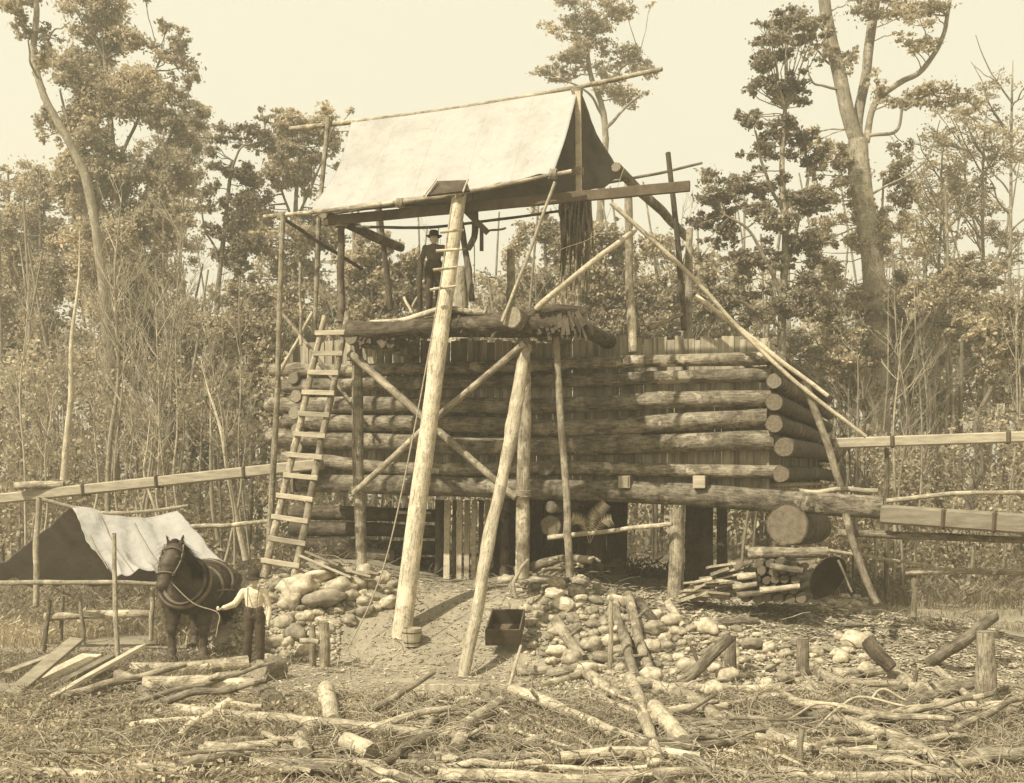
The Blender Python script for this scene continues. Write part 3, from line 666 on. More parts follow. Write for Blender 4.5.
bigL = [(324, 598, 48, .85), (289, 601, 28, 1.1), (299, 587, 40, .8), (340, 588, 34, .8), (283, 622, 22, 1), (306, 616, 20, 1), (296, 633, 24, 1), (352, 596, 20, 1), (272, 641, 26, 1), (318, 575, 30, .9), (358, 583, 22, 1), (372, 596, 14, 1), (335, 622, 18, .8)]
for i, (x, y, wd, f) in enumerate(bigL):
    lab = {0: 'largest long boulder on the left stone heap behind the low posts', 1: 'rounded boulder beside the left end of the largest boulder'}.get(i, 'large river boulder in the heap at the foot of the ladder')
    stone(x, y, wd, lab, None if i < 2 else 'large boulders below the ladder', .45, f)
def inpoly(x, y, poly):
    c = False; j = len(poly)-1
    for i in range(len(poly)):
        if (poly[i][1] > y) != (poly[j][1] > y) and x < (poly[j][0]-poly[i][0])*(y-poly[i][1])/(poly[j][1]-poly[i][1])+poly[i][0]: c = not c
        j = i
    return c
def field(poly, rmin, rmax, n, label, group, sp=.76, taken=None):
    taken = list(taken or []); xs = [p[0] for p in poly]; ys = [p[1] for p in poly]; k = 0; tries = 0
    while k < n and tries < 6000:
        tries += 1; x = random.uniform(min(xs), max(xs)); y = random.uniform(min(ys), max(ys))
        if not inpoly(x, y, poly): continue
        r = random.uniform(rmin, rmax)
        if any((x-a)**2+((y-b)*1.45)**2 < ((r+c)*sp)**2 for a, b, c in taken): continue
        taken.append((x, y, r)); stone(x, y, 2*r, label, group, .5); k += 1
    return taken
tk = field([(262, 575), (300, 562), (350, 566), (395, 580), (398, 598), (345, 625), (300, 655), (262, 660)], 5, 11, 46, 'rounded river stone in the heap at the foot of the ladder', 'stones heaped below the ladder', taken=[(x, y, w_/2*.8) for x, y, w_, f in bigL])
field([(505, 578), (560, 566), (600, 574), (605, 588), (560, 598), (505, 596)], 4, 10, 18, 'rounded stone on the mound crest by the slender upright pole', 'stones on the mound crest')
field([(525, 603), (600, 596), (622, 600), (625, 680), (560, 676), (525, 640)], 4, 13, 56, 'rounded stone in the sloping stone bank right of the open box', 'stones right of the open box')
field([(645, 612), (700, 622), (800, 640), (815, 655), (812, 684), (700, 690), (650, 682)], 4, 13.5, 84, 'rounded stone in the packed bank behind the short posts', 'stones packed behind the short posts')
field([(812, 650), (850, 632), (880, 640), (880, 672), (830, 676)], 6, 11, 12, 'pale stone in the small heap beside the dark broken branch', 'stones beside the dark broken branch')
field([(800, 596), (870, 596), (880, 608), (810, 610)], 4, 8, 9, 'flat stone lying below the firewood stack at the crib corner', 'flat stones below the firewood stack')
for (x, y, wd, lab) in ((537, 580, 20, 'pointed dark stone left of the two pale stones on the crest'), (557, 583, 19, 'pale round stone left of the slender upright pole'), (579, 581, 21, 'long pale stone right of the slender upright pole'),
        (855, 640, 26, 'large pale boulder crowning the small heap on the right'), (840, 655, 20, 'smaller pale boulder left below the crowning boulder on the right'), (332, 624, 16, 'flat stone lying alone beside the low twin posts')):
    stone(x, y, wd, lab, None, .5)

# ---------------------------------------------------------------- box, tub, coil
def trough(name, label, cat, A, B, C_, D, depthv, t, mat):
    """open box: A B C D mouth corners, depthv points to the bottom"""
    th = thing(name, label, cat, (A+B+C_+D)/4+depthv)
    names = ('side', 'side', 'side', 'side'); q = [A, B, C_, D]; cen = (A+B+C_+D)/4
    for i in range(4):
        a, b = q[i], q[(i+1) % 4]; inn = (cen-(a+b)/2).normalized()*t
        mb = MB(); e = (b-a).normalized()*t*1.02*(1 if i % 2 else 0)
        a2, b2 = a+e, b-e
        k = [a2, b2, b2+inn, a2+inn]; k2 = [p+depthv*(1 if True else 1) for p in k]
        mb.add(k+k2, [(0, 1, 2, 3), (7, 6, 5, 4), (0, 4, 5, 1), (1, 5, 6, 2), (2, 6, 7, 3), (3, 7, 4, 0)])
        build(mb, 'side', M[mat], th, smooth=False)
    mb = MB(); k = [cen+(p-cen)*.9+depthv*.97 for p in q]; k2 = [p-depthv.normalized()*t for p in k]
    mb.add(k+k2, [(0, 1, 2, 3), (7, 6, 5, 4), (0, 4, 5, 1), (1, 5, 6, 2), (2, 6, 7, 3), (3, 7, 4, 0)]); build(mb, 'bottom', M[mat], th, smooth=False)
    return th
A = P(485, 630, 19.75); B = P(520, 630, 19.75); C2 = P(525, 609, 20.25); D = P(492, 609, 20.25)
trough('open_box', 'dark open wooden box tilted on the mound', 'box', A, B, C2, D, Vector((0, .13, -.30)), .025, 'sawnd')
gp = G(412, 646)
tub = thing('wooden_pail', 'small pale tapered wooden pail at the foot of the climbing pole', 'pail', gp)
mb = MB(); r0, r1 = .135, .19; hh = .34; nsd = 20; vs_ = []
for (rr, z) in ((r0, 0), (r1, hh), (r1-.018, hh), (r0-.018, .03)):
    for j in range(nsd): a = 2*math.pi*j/nsd; vs_.append(gp+Vector((rr*math.cos(a), rr*math.sin(a), z)))
fs = [(k*nsd+j, k*nsd+(j+1) % nsd, (k+1)*nsd+(j+1) % nsd, (k+1)*nsd+j) for k in range(3) for j in range(nsd)]+[tuple(reversed(range(nsd))), tuple(range(3*nsd, 4*nsd))]
mb.add(vs_, fs); build(mb, 'staves', M['sawn'], tub, smooth=False)
for z in (.07, .26):
    mb = MB(); rr = r0+(r1-r0)*z/hh+.003; ring = [gp+Vector((rr*math.cos(2*math.pi*j/24), rr*math.sin(2*math.pi*j/24), z)) for j in range(25)]
    tube(mb, ring, .008, .008, 5, 24, 0, cap=False); build(mb, 'hoop', M['iron'], tub)
mb = MB(); cc = G(520, 596)+Vector((0, 0, .05))
tube(mb, [cc+Vector((.19*math.cos(a)*(1+.08*math.sin(a*2.3)), .20*math.sin(a), .02*math.sin(a*3)+.014*a+.11*math.sin(a))) for a in [i*.35 for i in range(38)]], .018, .016, 6, 120, .1)
tag(build(mb, 'rope_coil', M['barkp']), 'small coiled hoop of cane lying just above the open box', 'coil')
# fern
fern = thing('fern', 'fern with spread fronds growing under the sill log', 'fern', F(589, 545, .5))
for (bx, by, mx, my, tx, ty, n_) in ((590, 543, 592, 518, 606, 503, 16), (589, 543, 583, 522, 572, 517, 13), (590, 543, 600, 523, 612, 519, 10)):
    mb = MB(); ps = spline([F(bx, by, 1.0), F(mx, my, 1.1), F(tx, ty, 1.3)], n_*2); tube(mb, ps, .008, .004, 4, len(ps)-1)
    for i in range(5, len(ps)-1):
        d = (ps[i+1]-ps[i-1]).normalized(); s = Vector((d.z, 0, -d.x)).normalized(); L_ = .17*math.sin(math.pi*min(1, .25+.75*(1-i/len(ps))))
        for sg in (-1, 1):
            e = ps[i]+(s*sg*.9+d*.45)*L_; mb.add([ps[i]-d*.012, ps[i]+d*.016, e+Vector((0, 0, -.02))], [(0, 1, 2)])
    build(mb, 'frond', M['leafh'], fern)

# ---------------------------------------------------------------- firewood stack
GS = 'billets stacked under the crib corner'
row = 0
for (y, xs, r_) in ((599, range(745, 802, 11), 5), (590, range(739, 800, 11), 5), (580, range(745, 800, 10), 4.6), (571, range(752, 795, 10), 4.6), (563, range(760, 790, 10), 4.3)):
    for x in xs:
        xx = x+random.uniform(-1.5, 1.5); yy = y+random.uniform(-1, 1); p = F(xx, yy, .9)
        log('firewood_billet', [p, back(p, 1.4)+Vector((.1, 0, 0))], r_*2*random.uniform(.85, 1.05), 'bark', None, 'round billet in the firewood stack under the crib corner', 'firewood', GS, knots=1, crook=.01, sides=10, ends='endd')
for i, (xa, ya, xb, yb, wd) in enumerate(((737, 577, 756, 575, 7), (733, 587, 757, 584, 6), (760, 590, 800, 586, 6), (737, 595, 762, 593, 6), (770, 566, 803, 571, 7), (735, 569, 752, 562, 5))):
    log('cross_billet', [F(xa, ya, 1.05), F(xb, yb, 1.0)], wd, 'barkp' if i < 3 else 'bark', None, 'billet lying crosswise on the face of the firewood stack', 'firewood', 'crosswise billets on the firewood stack', crook=.02)
for i in range(40):
    x = random.uniform(688, 736); t = random.random(); y = 600-t*34*min(1, (x-682)/30); p = F(x, y, random.uniform(.4, .9))
    d = Vector((random.uniform(.1, .3), random.uniform(-.06, .06), random.uniform(-.05, .10)))
    mb = MB(); boxpts(mb, p-d, p+d, Vector((0, .2, 1)), random.uniform(.12, .22), random.uniform(.03, .07), .02)
    tag(build(mb, 'split_wood', M['barkw' if i % 3 else 'peeled'], smooth=False), 'thin split slab in the low pile left of the firewood stack', 'firewood', 'split slabs left of the firewood stack')
# curved iron sheet beside the stack
dish = thing('iron_dish', 'large dark dished round plate leaning right of the firewood stack', 'iron plate', F(829, 597, .8))
cd = F(828, 577, .85); ax_ = Vector((.35, -.62, -.30)).normalized(); u_ = ax_.orthogonal().normalized(); v_ = ax_.cross(u_); mb = MB(); vs_ = []; n_ = 36
prof = [(.02, -.16), (.12, -.15), (.25, -.10), (.36, -.04), (.42, .0), (.44, .0), (.44, -.02), (.36, -.07), (.25, -.13), (.02, -.19)]
for (rr, zz) in prof:
    for j in range(n_): a = 2*math.pi*j/n_; vs_.append(cd+(u_*math.cos(a)+v_*math.sin(a))*rr*(1+.02*math.sin(a*3))+ax_*zz)
mb.add(vs_, [(k*n_+j, k*n_+(j+1) % n_, (k+1)*n_+(j+1) % n_, (k+1)*n_+j) for k in range(len(prof)-1) for j in range(n_)]); build(mb, 'plate', M['iron'], dish)
log('strut', [F(838, 560, .9), F(852, 592, .9)], 2.5, 'bark', dish, ends=None)

# brush on the crest
for i in range(16):
    x = random.uniform(532, 585); y = random.uniform(556, 572); d = random.uniform(12, 26)
    log('stick', [P(x, y+4, 21.9), P(x+d*.5, y-random.uniform(0, 5), 21.8), P(x+d, y+random.uniform(-6, 4), 21.7)], random.uniform(2, 4), random.choice(('twig', 'barkw', 'bark')), None, 'thin stick in the brush heap beneath the fern', 'stick', 'sticks in the brush heap', ends=None)
log('brush_log', [P(515, 571, 22), P(560, 559, 21.8), P(592, 560, 21.8)], 9, 'bark', None, 'rough log lying in the brush heap beneath the fern', 'log')
log('brush_branch', [P(516, 598, 21.2), P(513, 585, 21.2), P(519, 572, 21.4), P(528, 560, 21.7)], 4, 'twig', None, 'crooked bare branch standing beside the cane coil', 'branch', ends=None)
for i, (xa, ya, xb, yb) in enumerate(((300, 556, 352, 578), (326, 571, 380, 574), (330, 566, 372, 577), (306, 552, 340, 566))):
    board('loose_slab', P(xa, ya, 22.2), P(xb, yb, 21.9), (0, .3, 1), .16, .05, ('sawn', 'slab')[i % 2], None, ('pale slab on the stones sloping down from the ladder', 'grey slab lying level on the boulder heap', 'pale short slab lying in front of the left platform post', 'grey slab sloping down nearest the ladder rails')[i], 'slab', jit=.01)

# ---------------------------------------------------------------- foreground timber
FG = [
 ('log', [(131, 670), (190, 669), (247, 664)], 16, 'barkw', 'upper of two thick logs lying below the horse'),
 ('log', [(143, 686), (200, 685), (256, 686)], 19, 'barkw', 'lower of two thick logs lying below the horse'),
 ('long_log', [(176, 711), (250, 720), (350, 729), (467, 740)], 12, 'barkp', 'long pale log lying across the left foreground'),
 ('stump_block', [(258, 672), (280, 668)], 24, 'bark', 'rough short block at the right end of the thick logs'),
 ('stump_block', [(262, 694), (276, 702)], 20, 'bark', 'lower rough block under the thick logs by the man'),
 ('stick', [(100, 745), (160, 722), (217, 698)], 5, 'peeled', 'pale straight stick slanting up in the left undergrowth'),
 ('stick', [(20, 757), (90, 735)], 4, 'peeled', 'pale stick low in the bottom left corner'),
 ('log', [(326, 690), (333, 722)], 18, 'peeled', 'short white log pointing at the viewer left of the slab'),
 ('log', [(345, 741), (372, 752)], 18, 'peeled', 'short bleached log with rounded end at the bottom left of centre'),
 ('log', [(300, 738), (305, 755)], 16, 'barkp', 'stubby pale log end under the long left log'),
 ('log', [(400, 757), (420, 736), (436, 717)], 9, 'barkp', 'thin curved log rising right across the long left log'),
 ('log', [(455, 750), (470, 725), (500, 703)], 15, 'barkw', 'crooked log rising right at bottom centre'),
 ('log', [(250, 762), (380, 763), (448, 759), (500, 750), (545, 737)], 10, 'barkp', 'slender bent log along the bottom edge left of centre'),
 ('log', [(516, 672), (560, 671), (592, 665)], 11, 'barkw', 'short log lying level right below the open box'),
 ('log', [(498, 691), (540, 684), (590, 673)], 9, 'barkp', 'second log lying just below the short level log'),
 ('log', [(556, 621), (568, 640), (583, 660)], 12, 'barkw', 'thick pole lying down the stone bank at its left'),
 ('log', [(612, 596), (622, 635), (636, 680)], 11, 'barkw', 'left of two poles lying side by side down the bank'),
 ('log', [(628, 599), (638, 635), (651, 678)], 11, 'barkw', 'right of two poles lying side by side down the bank'),
 ('log', [(630, 678), (645, 715), (658, 760)], 13, 'barkp', 'spotted pale log running to the viewer at bottom centre right'),
 ('log', [(640, 683), (672, 690), (700, 705), (730, 728)], 15, 'barkw', 'long crooked log sloping down right below the stone bank'),
 ('log', [(655, 708), (684, 742)], 18, 'peeled', 'stout pale short log between two longer ones right of centre'),
 ('log', [(588, 676), (621, 700)], 12, 'barkw', 'short log sloping right below the two side by side poles'),
 ('log', [(512, 694), (560, 712), (615, 738)], 12, 'barkp', 'pale log sloping down right at bottom centre'),
 ('log', [(684, 733), (753, 738)], 10, 'barkw', 'level log with bark right of the stout pale short log'),
 ('log', [(670, 687), (780, 688)], 9, 'barkp', 'long level log along the foot of the stone bank'),
 ('log', [(704, 621), (730, 624), (757, 622)], 9, 'bark', 'small dark ended log lying on top of the stone bank'),
 ('log', [(638, 602), (655, 624)], 10, 'barkd', 'short dark log end at the top of the bank right of the poles'),
 ('wedge', [(668, 604), (684, 628)], 8, 'peeled', 'pale wedge shaped billet lying on top of the bank'),
 ('stick', [(511, 730), (560, 745), (606, 764)], 4, 'twig', 'thin stick sloping down right at the bottom centre'),
 ('log', [(832, 673), (865, 673), (897, 669)], 11, 'barkw', 'short barked log beneath the dark broken branch'),
 ('log', [(850, 684), (898, 683)], 7, 'barkp', 'thin pale log directly below the short barked log'),
 ('log', [(894, 675), (922, 690), (955, 684)], 14, 'barkw', 'bent thick log right of the short barked log'),
 ('log', [(905, 706), (940, 695), (975, 684)], 13, 'barkw', 'thick log rising right at the lower right'),
 ('log', [(937, 671), (972, 703)], 8, 'barkp', 'thin log crossing over the bent thick log on the right'),
 ('log', [(818, 672), (840, 683), (868, 697)], 11, 'barkw', 'mossy log sloping down from the small stone heap'),
 ('log', [(724, 734), (786, 740)], 9, 'barkp', 'pale level log at the bottom right of centre'),
 ('log', [(846, 722), (890, 738), (945, 764)], 14, 'barkw', 'thick log sloping to the bottom right corner'),
 ('log', [(770, 735), (820, 752), (912, 762)], 11, 'barkp', 'long pale log along the bottom edge at the right'),
 ('log', [(936, 705), (985, 707), (1060, 708)], 14, 'barkw', 'dark log running out at the right edge'),
 ('log', [(975, 757), (1050, 748)], 16, 'barkp', 'pale log end in the bottom right corner'),
 ('log', [(745, 700), (790, 696)], 7, 'barkw', 'short thin log left of the pale plank'),
 ('log', [(210, 748), (270, 740)], 11, 'barkw', 'grey log half sunk below the long left log'),
 ('log', [(60, 728), (130, 716)], 9, 'barkw', 'grey log hidden in undergrowth at the left'),
 ('log', [(560, 757), (650, 752), (700, 757)], 12, 'barkp', 'pale log lying level at the bottom edge right of centre'),
 ('log', [(440, 775), (560, 780), (700, 772)], 14, 'barkw', 'barked log crossing the very bottom of the view in the centre'),
 ('log', [(-30, 770), (80, 778), (190, 772)], 13, 'barkw', 'barked log crossing the very bottom left'),
 ('log', [(780, 772), (860, 779), (960, 774)], 12, 'barkw', 'barked log crossing the very bottom right'),
]
for nm, pts, wd, mt, lab in FG:
    log(nm, pts, wd, mt, None, lab, {'stick': 'stick', 'wedge': 'billet', 'stump_block': 'block'}.get(nm, 'log'), None, crook=.06 if wd > 6 else .04, knots=4, rough=.10 if nm != 'stump_block' else .22, stubs=1 if wd > 10 and len(pts) > 2 else 0, sides=14)
rs = random.getstate(); random.seed(91)
for i in range(46):
    x = random.uniform(-20, 980); y = random.uniform(692, 776); L_ = random.uniform(60, 190); a = random.uniform(-.9, .9); wd = random.uniform(4, 10)
    x2, y2 = x+L_*math.cos(a), min(782, max(688, y+L_*math.sin(a)*.5))
    q0, q1 = G(x, y), G(x2, y2); q0.z += random.uniform(.03, .16); q1.z += random.uniform(.05, .5 if i % 3 == 0 else .2); m_ = q0.lerp(q1, .5); m_.z = max(m_.z, g(m_.x, m_.y)+.08)
    log('fallen_pole', [q0, m_, q1], wd, random.choice(('barkp', 'barkw', 'peeled', 'barkw', 'bark')), None, 'long fallen pole lying across the tangle of timber in the foreground', 'pole', 'fallen poles tangled in the foreground', w1=wd*.6, crook=.10, rough=.12, sides=9)
random.seed(77)
for i in range(150):
    x = random.uniform(5, 1020); y = random.uniform(688, 778); a = random.uniform(-.5, .5)+random.choice((0, 0, 2.4, .7)); L_ = random.uniform(14, 110); wd = random.uniform(2.5, 5) if i % 5 else random.uniform(8, 15)
    x2, y2 = x+L_*math.cos(a), y+L_*math.sin(a)*.5
    log('branch', [(x, y), ((x+x2)/2+random.uniform(-4, 4), (y+y2)/2+random.uniform(-4, 2)), (x2, y2)], wd, random.choice(('barkp', 'barkw', 'peeled', 'bark')), None, 'broken branch strewn on the littered ground in the foreground', 'branch', 'broken branches strewn in the foreground', w1=wd*.6, crook=.12, rough=.12, sides=8)
random.setstate(rs)
def Gz(px, py, dz): p = G(px, py); p.z += dz; return p
def stand(nm, base, top, wd, mt, lab, cat='post', **k):
    a = G(*base); a.z -= .08; Yt = top[2] if len(top) > 2 else a.y; return log(nm, [a, P(top[0], top[1], Yt)], wd, mt, None, lab, cat, **k)
stand('short_post', (325, 667), (324, 623), 11, 'barkw', 'right post of the low twin posts left of centre', ends='end')
stand('short_post', (313, 667), (312, 626), 7, 'barkw', 'left thinner post of the low twin posts left of centre')
log('crossbar', [P(300, 641, 19.0), P(319, 642, 19.0)], 6, 'barkp', None, 'short bar laid across the low twin posts', 'bar')
stand('short_post', (732, 678), (731, 636), 12, 'bark', 'short round topped post meeting the sloping log in the stones')
log('prop_log', [G(680, 685), P(731, 637, 18.3)], 12, 'bark', None, 'dark log propped up against the short round topped post', 'log')
stand('short_post', (803, 676), (803, 639), 13, 'bark', 'short stake standing alone at the right end of the packed stones')
log('dark_stick', [G(710, 683), P(688, 640, 19.2)], 4, 'barkd', None, 'thin dark stick leaning left in the packed stones', 'stick')
log('dark_branch', [P(892, 668, 18.2), P(880, 655, 18.3), P(868, 641, 18.5)], 13, 'barkd', None, 'dark broken branch stub rising left beside the pale boulders', 'branch', w1=14, rough=.2)
log('leaning_log', [G(929, 664), P(960, 642, 19.2), P(994, 616, 19.6)], 12, 'bark', None, 'dark log rising to the right edge behind the stump', 'log', w1=11)
stand('tree_stump', (986, 706), (985, 632), 20, 'barkw', 'tall rough stump at the right edge', 'stump', w1=17, rough=.16)
stand('stake', (800, 766), (802, 728), 7, 'barkp', 'pale stake sticking up at the bottom right', 'stake')
stand('thin_post', (609, 672), (611, 600), 5, 'barkp', 'thin upright stake left of the two side by side poles', 'stake')
log('long_stick', [G(487, 764), P(503, 700, 17.2), P(521, 646, 18.8)], 4.5, 'peeled', None, 'long thin stick rising from bottom centre to the open box', 'stick', w1=3)
board('ground_plank', (374, 679), (487, 686), (0, 0, 1), .30, .05, 'sawn', None, 'level plank edging the earth slope at centre', 'plank', jit=.01)
a = P(414, 692, 17.6); b = P(480, 693, 17.4); board('edge_board', a, b, (0, 0, 1), .05, .26, 'slab', None, 'upright weathered board beneath the level plank', 'board')
board('board', (331, 684), (420, 704), (0, 0, 1), .10, .04, 'sawn', None, 'narrow board sloping right below the low twin posts', 'board')
for i_, (a_, b_, lab_) in enumerate(((P(8, 672, 17.8), P(66, 650, 19), 'short plank end jutting from the far side of the plank pile'), (P(60, 716, 16.6), P(120, 684, 17.6), 'half buried grey board right of the longest pale plank'), (P(6, 728, 15.8), P(60, 694, 16.8), 'rough board nearest the lower left corner'))): board('board', a_, b_, (0, .1*i_, 1), .18, .045, 'sawnm' if i_ else 'slab', None, lab_, 'board', jit=.02)
board('plank', (801, 686), (838, 722), (0, 0, 1), .27, .05, 'sawn', None, 'pale broad plank sloping to the right in front of the stake', 'plank')
board('plank', P(12, 694, 17), P(77, 639, 18.6), (.1, 0, 1), .26, .06, 'sawnm', None, 'uppermost pale plank slanting up at the left edge', 'plank')
board('plank', P(22, 714, 16.2), P(142, 646, 18.2), (0, .4, 1), .22, .06, 'sawn', None, 'longest pale plank slanting up below the tether pole', 'plank', jit=.015)
board('plank', P(34, 684, 17.6), P(92, 655, 19), (0, 0, 1), .40, .05, 'peeled', None, 'wide pale slab lying between the two slanting planks', 'slab')
board('plank', P(16, 706, 16.8), P(112, 656, 18.8), (0, 0, 1), .16, .06, 'slab', None, 'weathered narrow plank just above the longest pale plank', 'plank')
log('root_piece', [(118, 676), (134, 684), (150, 702)], 12, 'barkw', None, 'curved root end left of the lower thick log', 'root', rough=.2)
board('slab', (290, 660), (278, 672), (0, 0, 1), .1, .04, 'sawn', None, 'small slab leaning near the rough block', 'slab')
for i, (pts, lab) in enumerate((([(806, 740), P(850, 700, 15.6), P(905, 706, 15.2)], 'long arching cane at lower right rising from the pale plank'), ([(866, 735), P(890, 712, 15.4), P(930, 706, 15.4), (975, 722)], 'arching cane nearest the right corner'),
        ([(770, 735), P(815, 705, 15.5), P(862, 712, 15.2)], 'low arching cane left of the other canes'), ([(898, 738), P(915, 728, 15), P(935, 718, 14.9)], 'short pale twig sticking up at lower right'), ([P(870, 700, 16), P(882, 690, 16), P(905, 700, 16)], 'small bent cane above the arching canes'))):
    log('cane', pts, 3, 'peeled', None, lab, 'cane', ends=None, crook=.05, sides=7)

# ---------------------------------------------------------------- trees
def tree(name, label, Y, trunk, w0, w1, clumps, limbs=(), leaf='leaf', mat='gum', ls=.13, dens=1.0, group=None, spread=1.0, cat='tree', twigs=True, sub=18):
    ls = ls*.60; dens = dens*.95
    tp = [P(x, y, Y) for x, y in trunk]
    base = tp[0].copy()
    t = thing(name, label, cat, base, group)
    mb = MB(); S = Y/FP
    _, ps = tube(mb, tp, w0/2*S, w1/2*S, 12, None, .10, .25, 4)
    build(mb, 'trunk', M[mat], t)
    skel = list(ps[len(ps)//3:])
    lm = MB(); any_ = False
    for l in limbs:
        pts, a, b = l; q = []; dy = random.uniform(-1, 1)*2.0*spread
        for i, (x, y) in enumerate(pts): q.append(P(x, y, Y+dy*i/len(pts)))
        _, p2 = tube(lm, q, a/2*S, b/2*S, 8, None, .10, .2, 2); skel += p2; any_ = True
    if any_: build(lm, 'limb', M[mat], t)
    tw = MB(); C = []
    cl2 = []
    for c in clumps:
        d = c[4] if len(c) > 4 else 1.0
        for q in range(4):
            an = random.uniform(0, 6.28); rr = random.uniform(.35, .95); k = random.uniform(.38, .72)
            cl2.append((c[0]+math.cos(an)*rr*c[2], c[1]+math.sin(an)*rr*c[3]*1.1, c[2]*k, c[3]*k*random.uniform(.8, 1.25), d*random.uniform(.6, 1.3)))
        for q in range(2):
            an = random.uniform(0, 6.28); cl2.append((c[0]+math.cos(an)*1.25*c[2], c[1]+math.sin(an)*1.2*c[3], c[2]*.28, c[3]*.34, d*random.uniform(.5, 1)))
    sub = max(5, sub//3)
    for c in cl2:
        cx, cy, rx, ry = c[:4]; d = c[4] if len(c) > 4 else 1.0
        dy = random.uniform(-1, 1)*min(rx*S*1.1, 3.0)*spread
        cen = P(cx, cy, Y+dy); nr = min(skel, key=lambda q: (q-cen).length+abs(q.z-cen.z)*.3*(q.z > cen.z))
        if twigs: tube(tw, [nr, nr.lerp(cen, .5)+Vector((0, 0, -.02*rx*S)), cen], max(.02, min(.09, rx*S*.06)), .015, 5, 6, .1, .15, cap=False)
        for _ in range(sub):
            a = rng.normal(size=3); a /= np.linalg.norm(a); a *= rng.uniform(.35, 1.0)**.6
            sc_ = cen+Vector((a[0]*rx*S, a[1]*rx*S*.9, a[2]*ry*S))
            if twigs and random.random() < .3: tube(tw, [cen.lerp(nr, .2), sc_], .016, .007, 4, 4, .05, .1, cap=False)
            nl = int(rx*ry*.30*d*dens*(.13/ls)**1.5*random.uniform(.3, 1.5)*9/sub)
            nl = max(nl, 3)
            if nl < 1: continue
            pp = rng.normal(size=(nl, 3))*rng.choice([1.0, 1.0, 2.0], size=(nl, 1))*np.array([rx*S*.15, rx*S*.15, ry*S*.13])[None, :]
            C.append(pp+np.array(sc_)[None, :])
    if twigs and tw.v: tag(build(tw, 'branches', M[mat], t), kind='stuff')
    if C:
        V, Fq = leafquads(np.concatenate(C), ls, 1.8, .3)
        npmesh('crown', V, Fq, M[leaf], t, tuple(base))
    return t
random.seed(21)
def below(px, Y): return HOR+CAMZ*FP/Y
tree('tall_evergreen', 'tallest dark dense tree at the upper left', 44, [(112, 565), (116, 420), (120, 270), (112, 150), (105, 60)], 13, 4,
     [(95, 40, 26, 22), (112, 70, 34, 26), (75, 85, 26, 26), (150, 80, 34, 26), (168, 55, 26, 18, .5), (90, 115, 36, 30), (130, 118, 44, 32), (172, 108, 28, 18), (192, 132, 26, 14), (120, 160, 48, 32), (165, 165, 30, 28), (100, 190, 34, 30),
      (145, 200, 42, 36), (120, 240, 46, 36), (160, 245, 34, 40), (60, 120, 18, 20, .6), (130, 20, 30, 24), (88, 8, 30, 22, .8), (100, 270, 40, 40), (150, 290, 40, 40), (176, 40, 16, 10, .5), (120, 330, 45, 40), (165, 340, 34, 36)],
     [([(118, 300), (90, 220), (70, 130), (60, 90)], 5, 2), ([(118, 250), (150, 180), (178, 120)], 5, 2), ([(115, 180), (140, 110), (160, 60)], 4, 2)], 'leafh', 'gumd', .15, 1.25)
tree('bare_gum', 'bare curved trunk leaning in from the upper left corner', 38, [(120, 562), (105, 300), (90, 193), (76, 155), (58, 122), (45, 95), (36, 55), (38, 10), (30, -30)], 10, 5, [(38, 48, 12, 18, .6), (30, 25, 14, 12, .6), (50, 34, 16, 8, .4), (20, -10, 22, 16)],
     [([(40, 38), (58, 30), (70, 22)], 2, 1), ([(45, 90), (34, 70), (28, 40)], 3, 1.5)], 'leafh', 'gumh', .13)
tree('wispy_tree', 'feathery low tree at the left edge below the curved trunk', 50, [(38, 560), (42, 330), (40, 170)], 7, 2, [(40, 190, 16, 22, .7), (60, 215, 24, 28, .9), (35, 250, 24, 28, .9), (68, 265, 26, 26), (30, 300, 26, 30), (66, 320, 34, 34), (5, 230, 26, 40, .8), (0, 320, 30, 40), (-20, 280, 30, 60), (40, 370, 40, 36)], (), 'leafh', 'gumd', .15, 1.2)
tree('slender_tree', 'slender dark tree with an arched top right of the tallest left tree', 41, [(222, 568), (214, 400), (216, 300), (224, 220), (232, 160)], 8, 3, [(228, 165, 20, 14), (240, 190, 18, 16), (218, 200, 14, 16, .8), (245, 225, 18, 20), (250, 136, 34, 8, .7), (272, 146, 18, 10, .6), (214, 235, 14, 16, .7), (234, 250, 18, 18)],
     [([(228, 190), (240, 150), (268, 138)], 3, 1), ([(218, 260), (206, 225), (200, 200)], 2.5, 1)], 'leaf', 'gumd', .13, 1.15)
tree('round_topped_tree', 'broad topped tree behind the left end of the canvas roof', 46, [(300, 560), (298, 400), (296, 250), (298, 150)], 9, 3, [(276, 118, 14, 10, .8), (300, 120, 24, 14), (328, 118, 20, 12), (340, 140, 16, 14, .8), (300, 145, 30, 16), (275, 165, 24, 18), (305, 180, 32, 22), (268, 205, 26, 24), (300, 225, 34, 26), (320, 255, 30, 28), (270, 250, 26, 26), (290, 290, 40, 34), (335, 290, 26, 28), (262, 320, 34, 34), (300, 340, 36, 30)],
     [([(297, 240), (280, 190), (272, 150)], 3, 1.5), ([(297, 220), (318, 170), (332, 130)], 3, 1.5)], 'leafh', 'gumd', .15, 1.15)
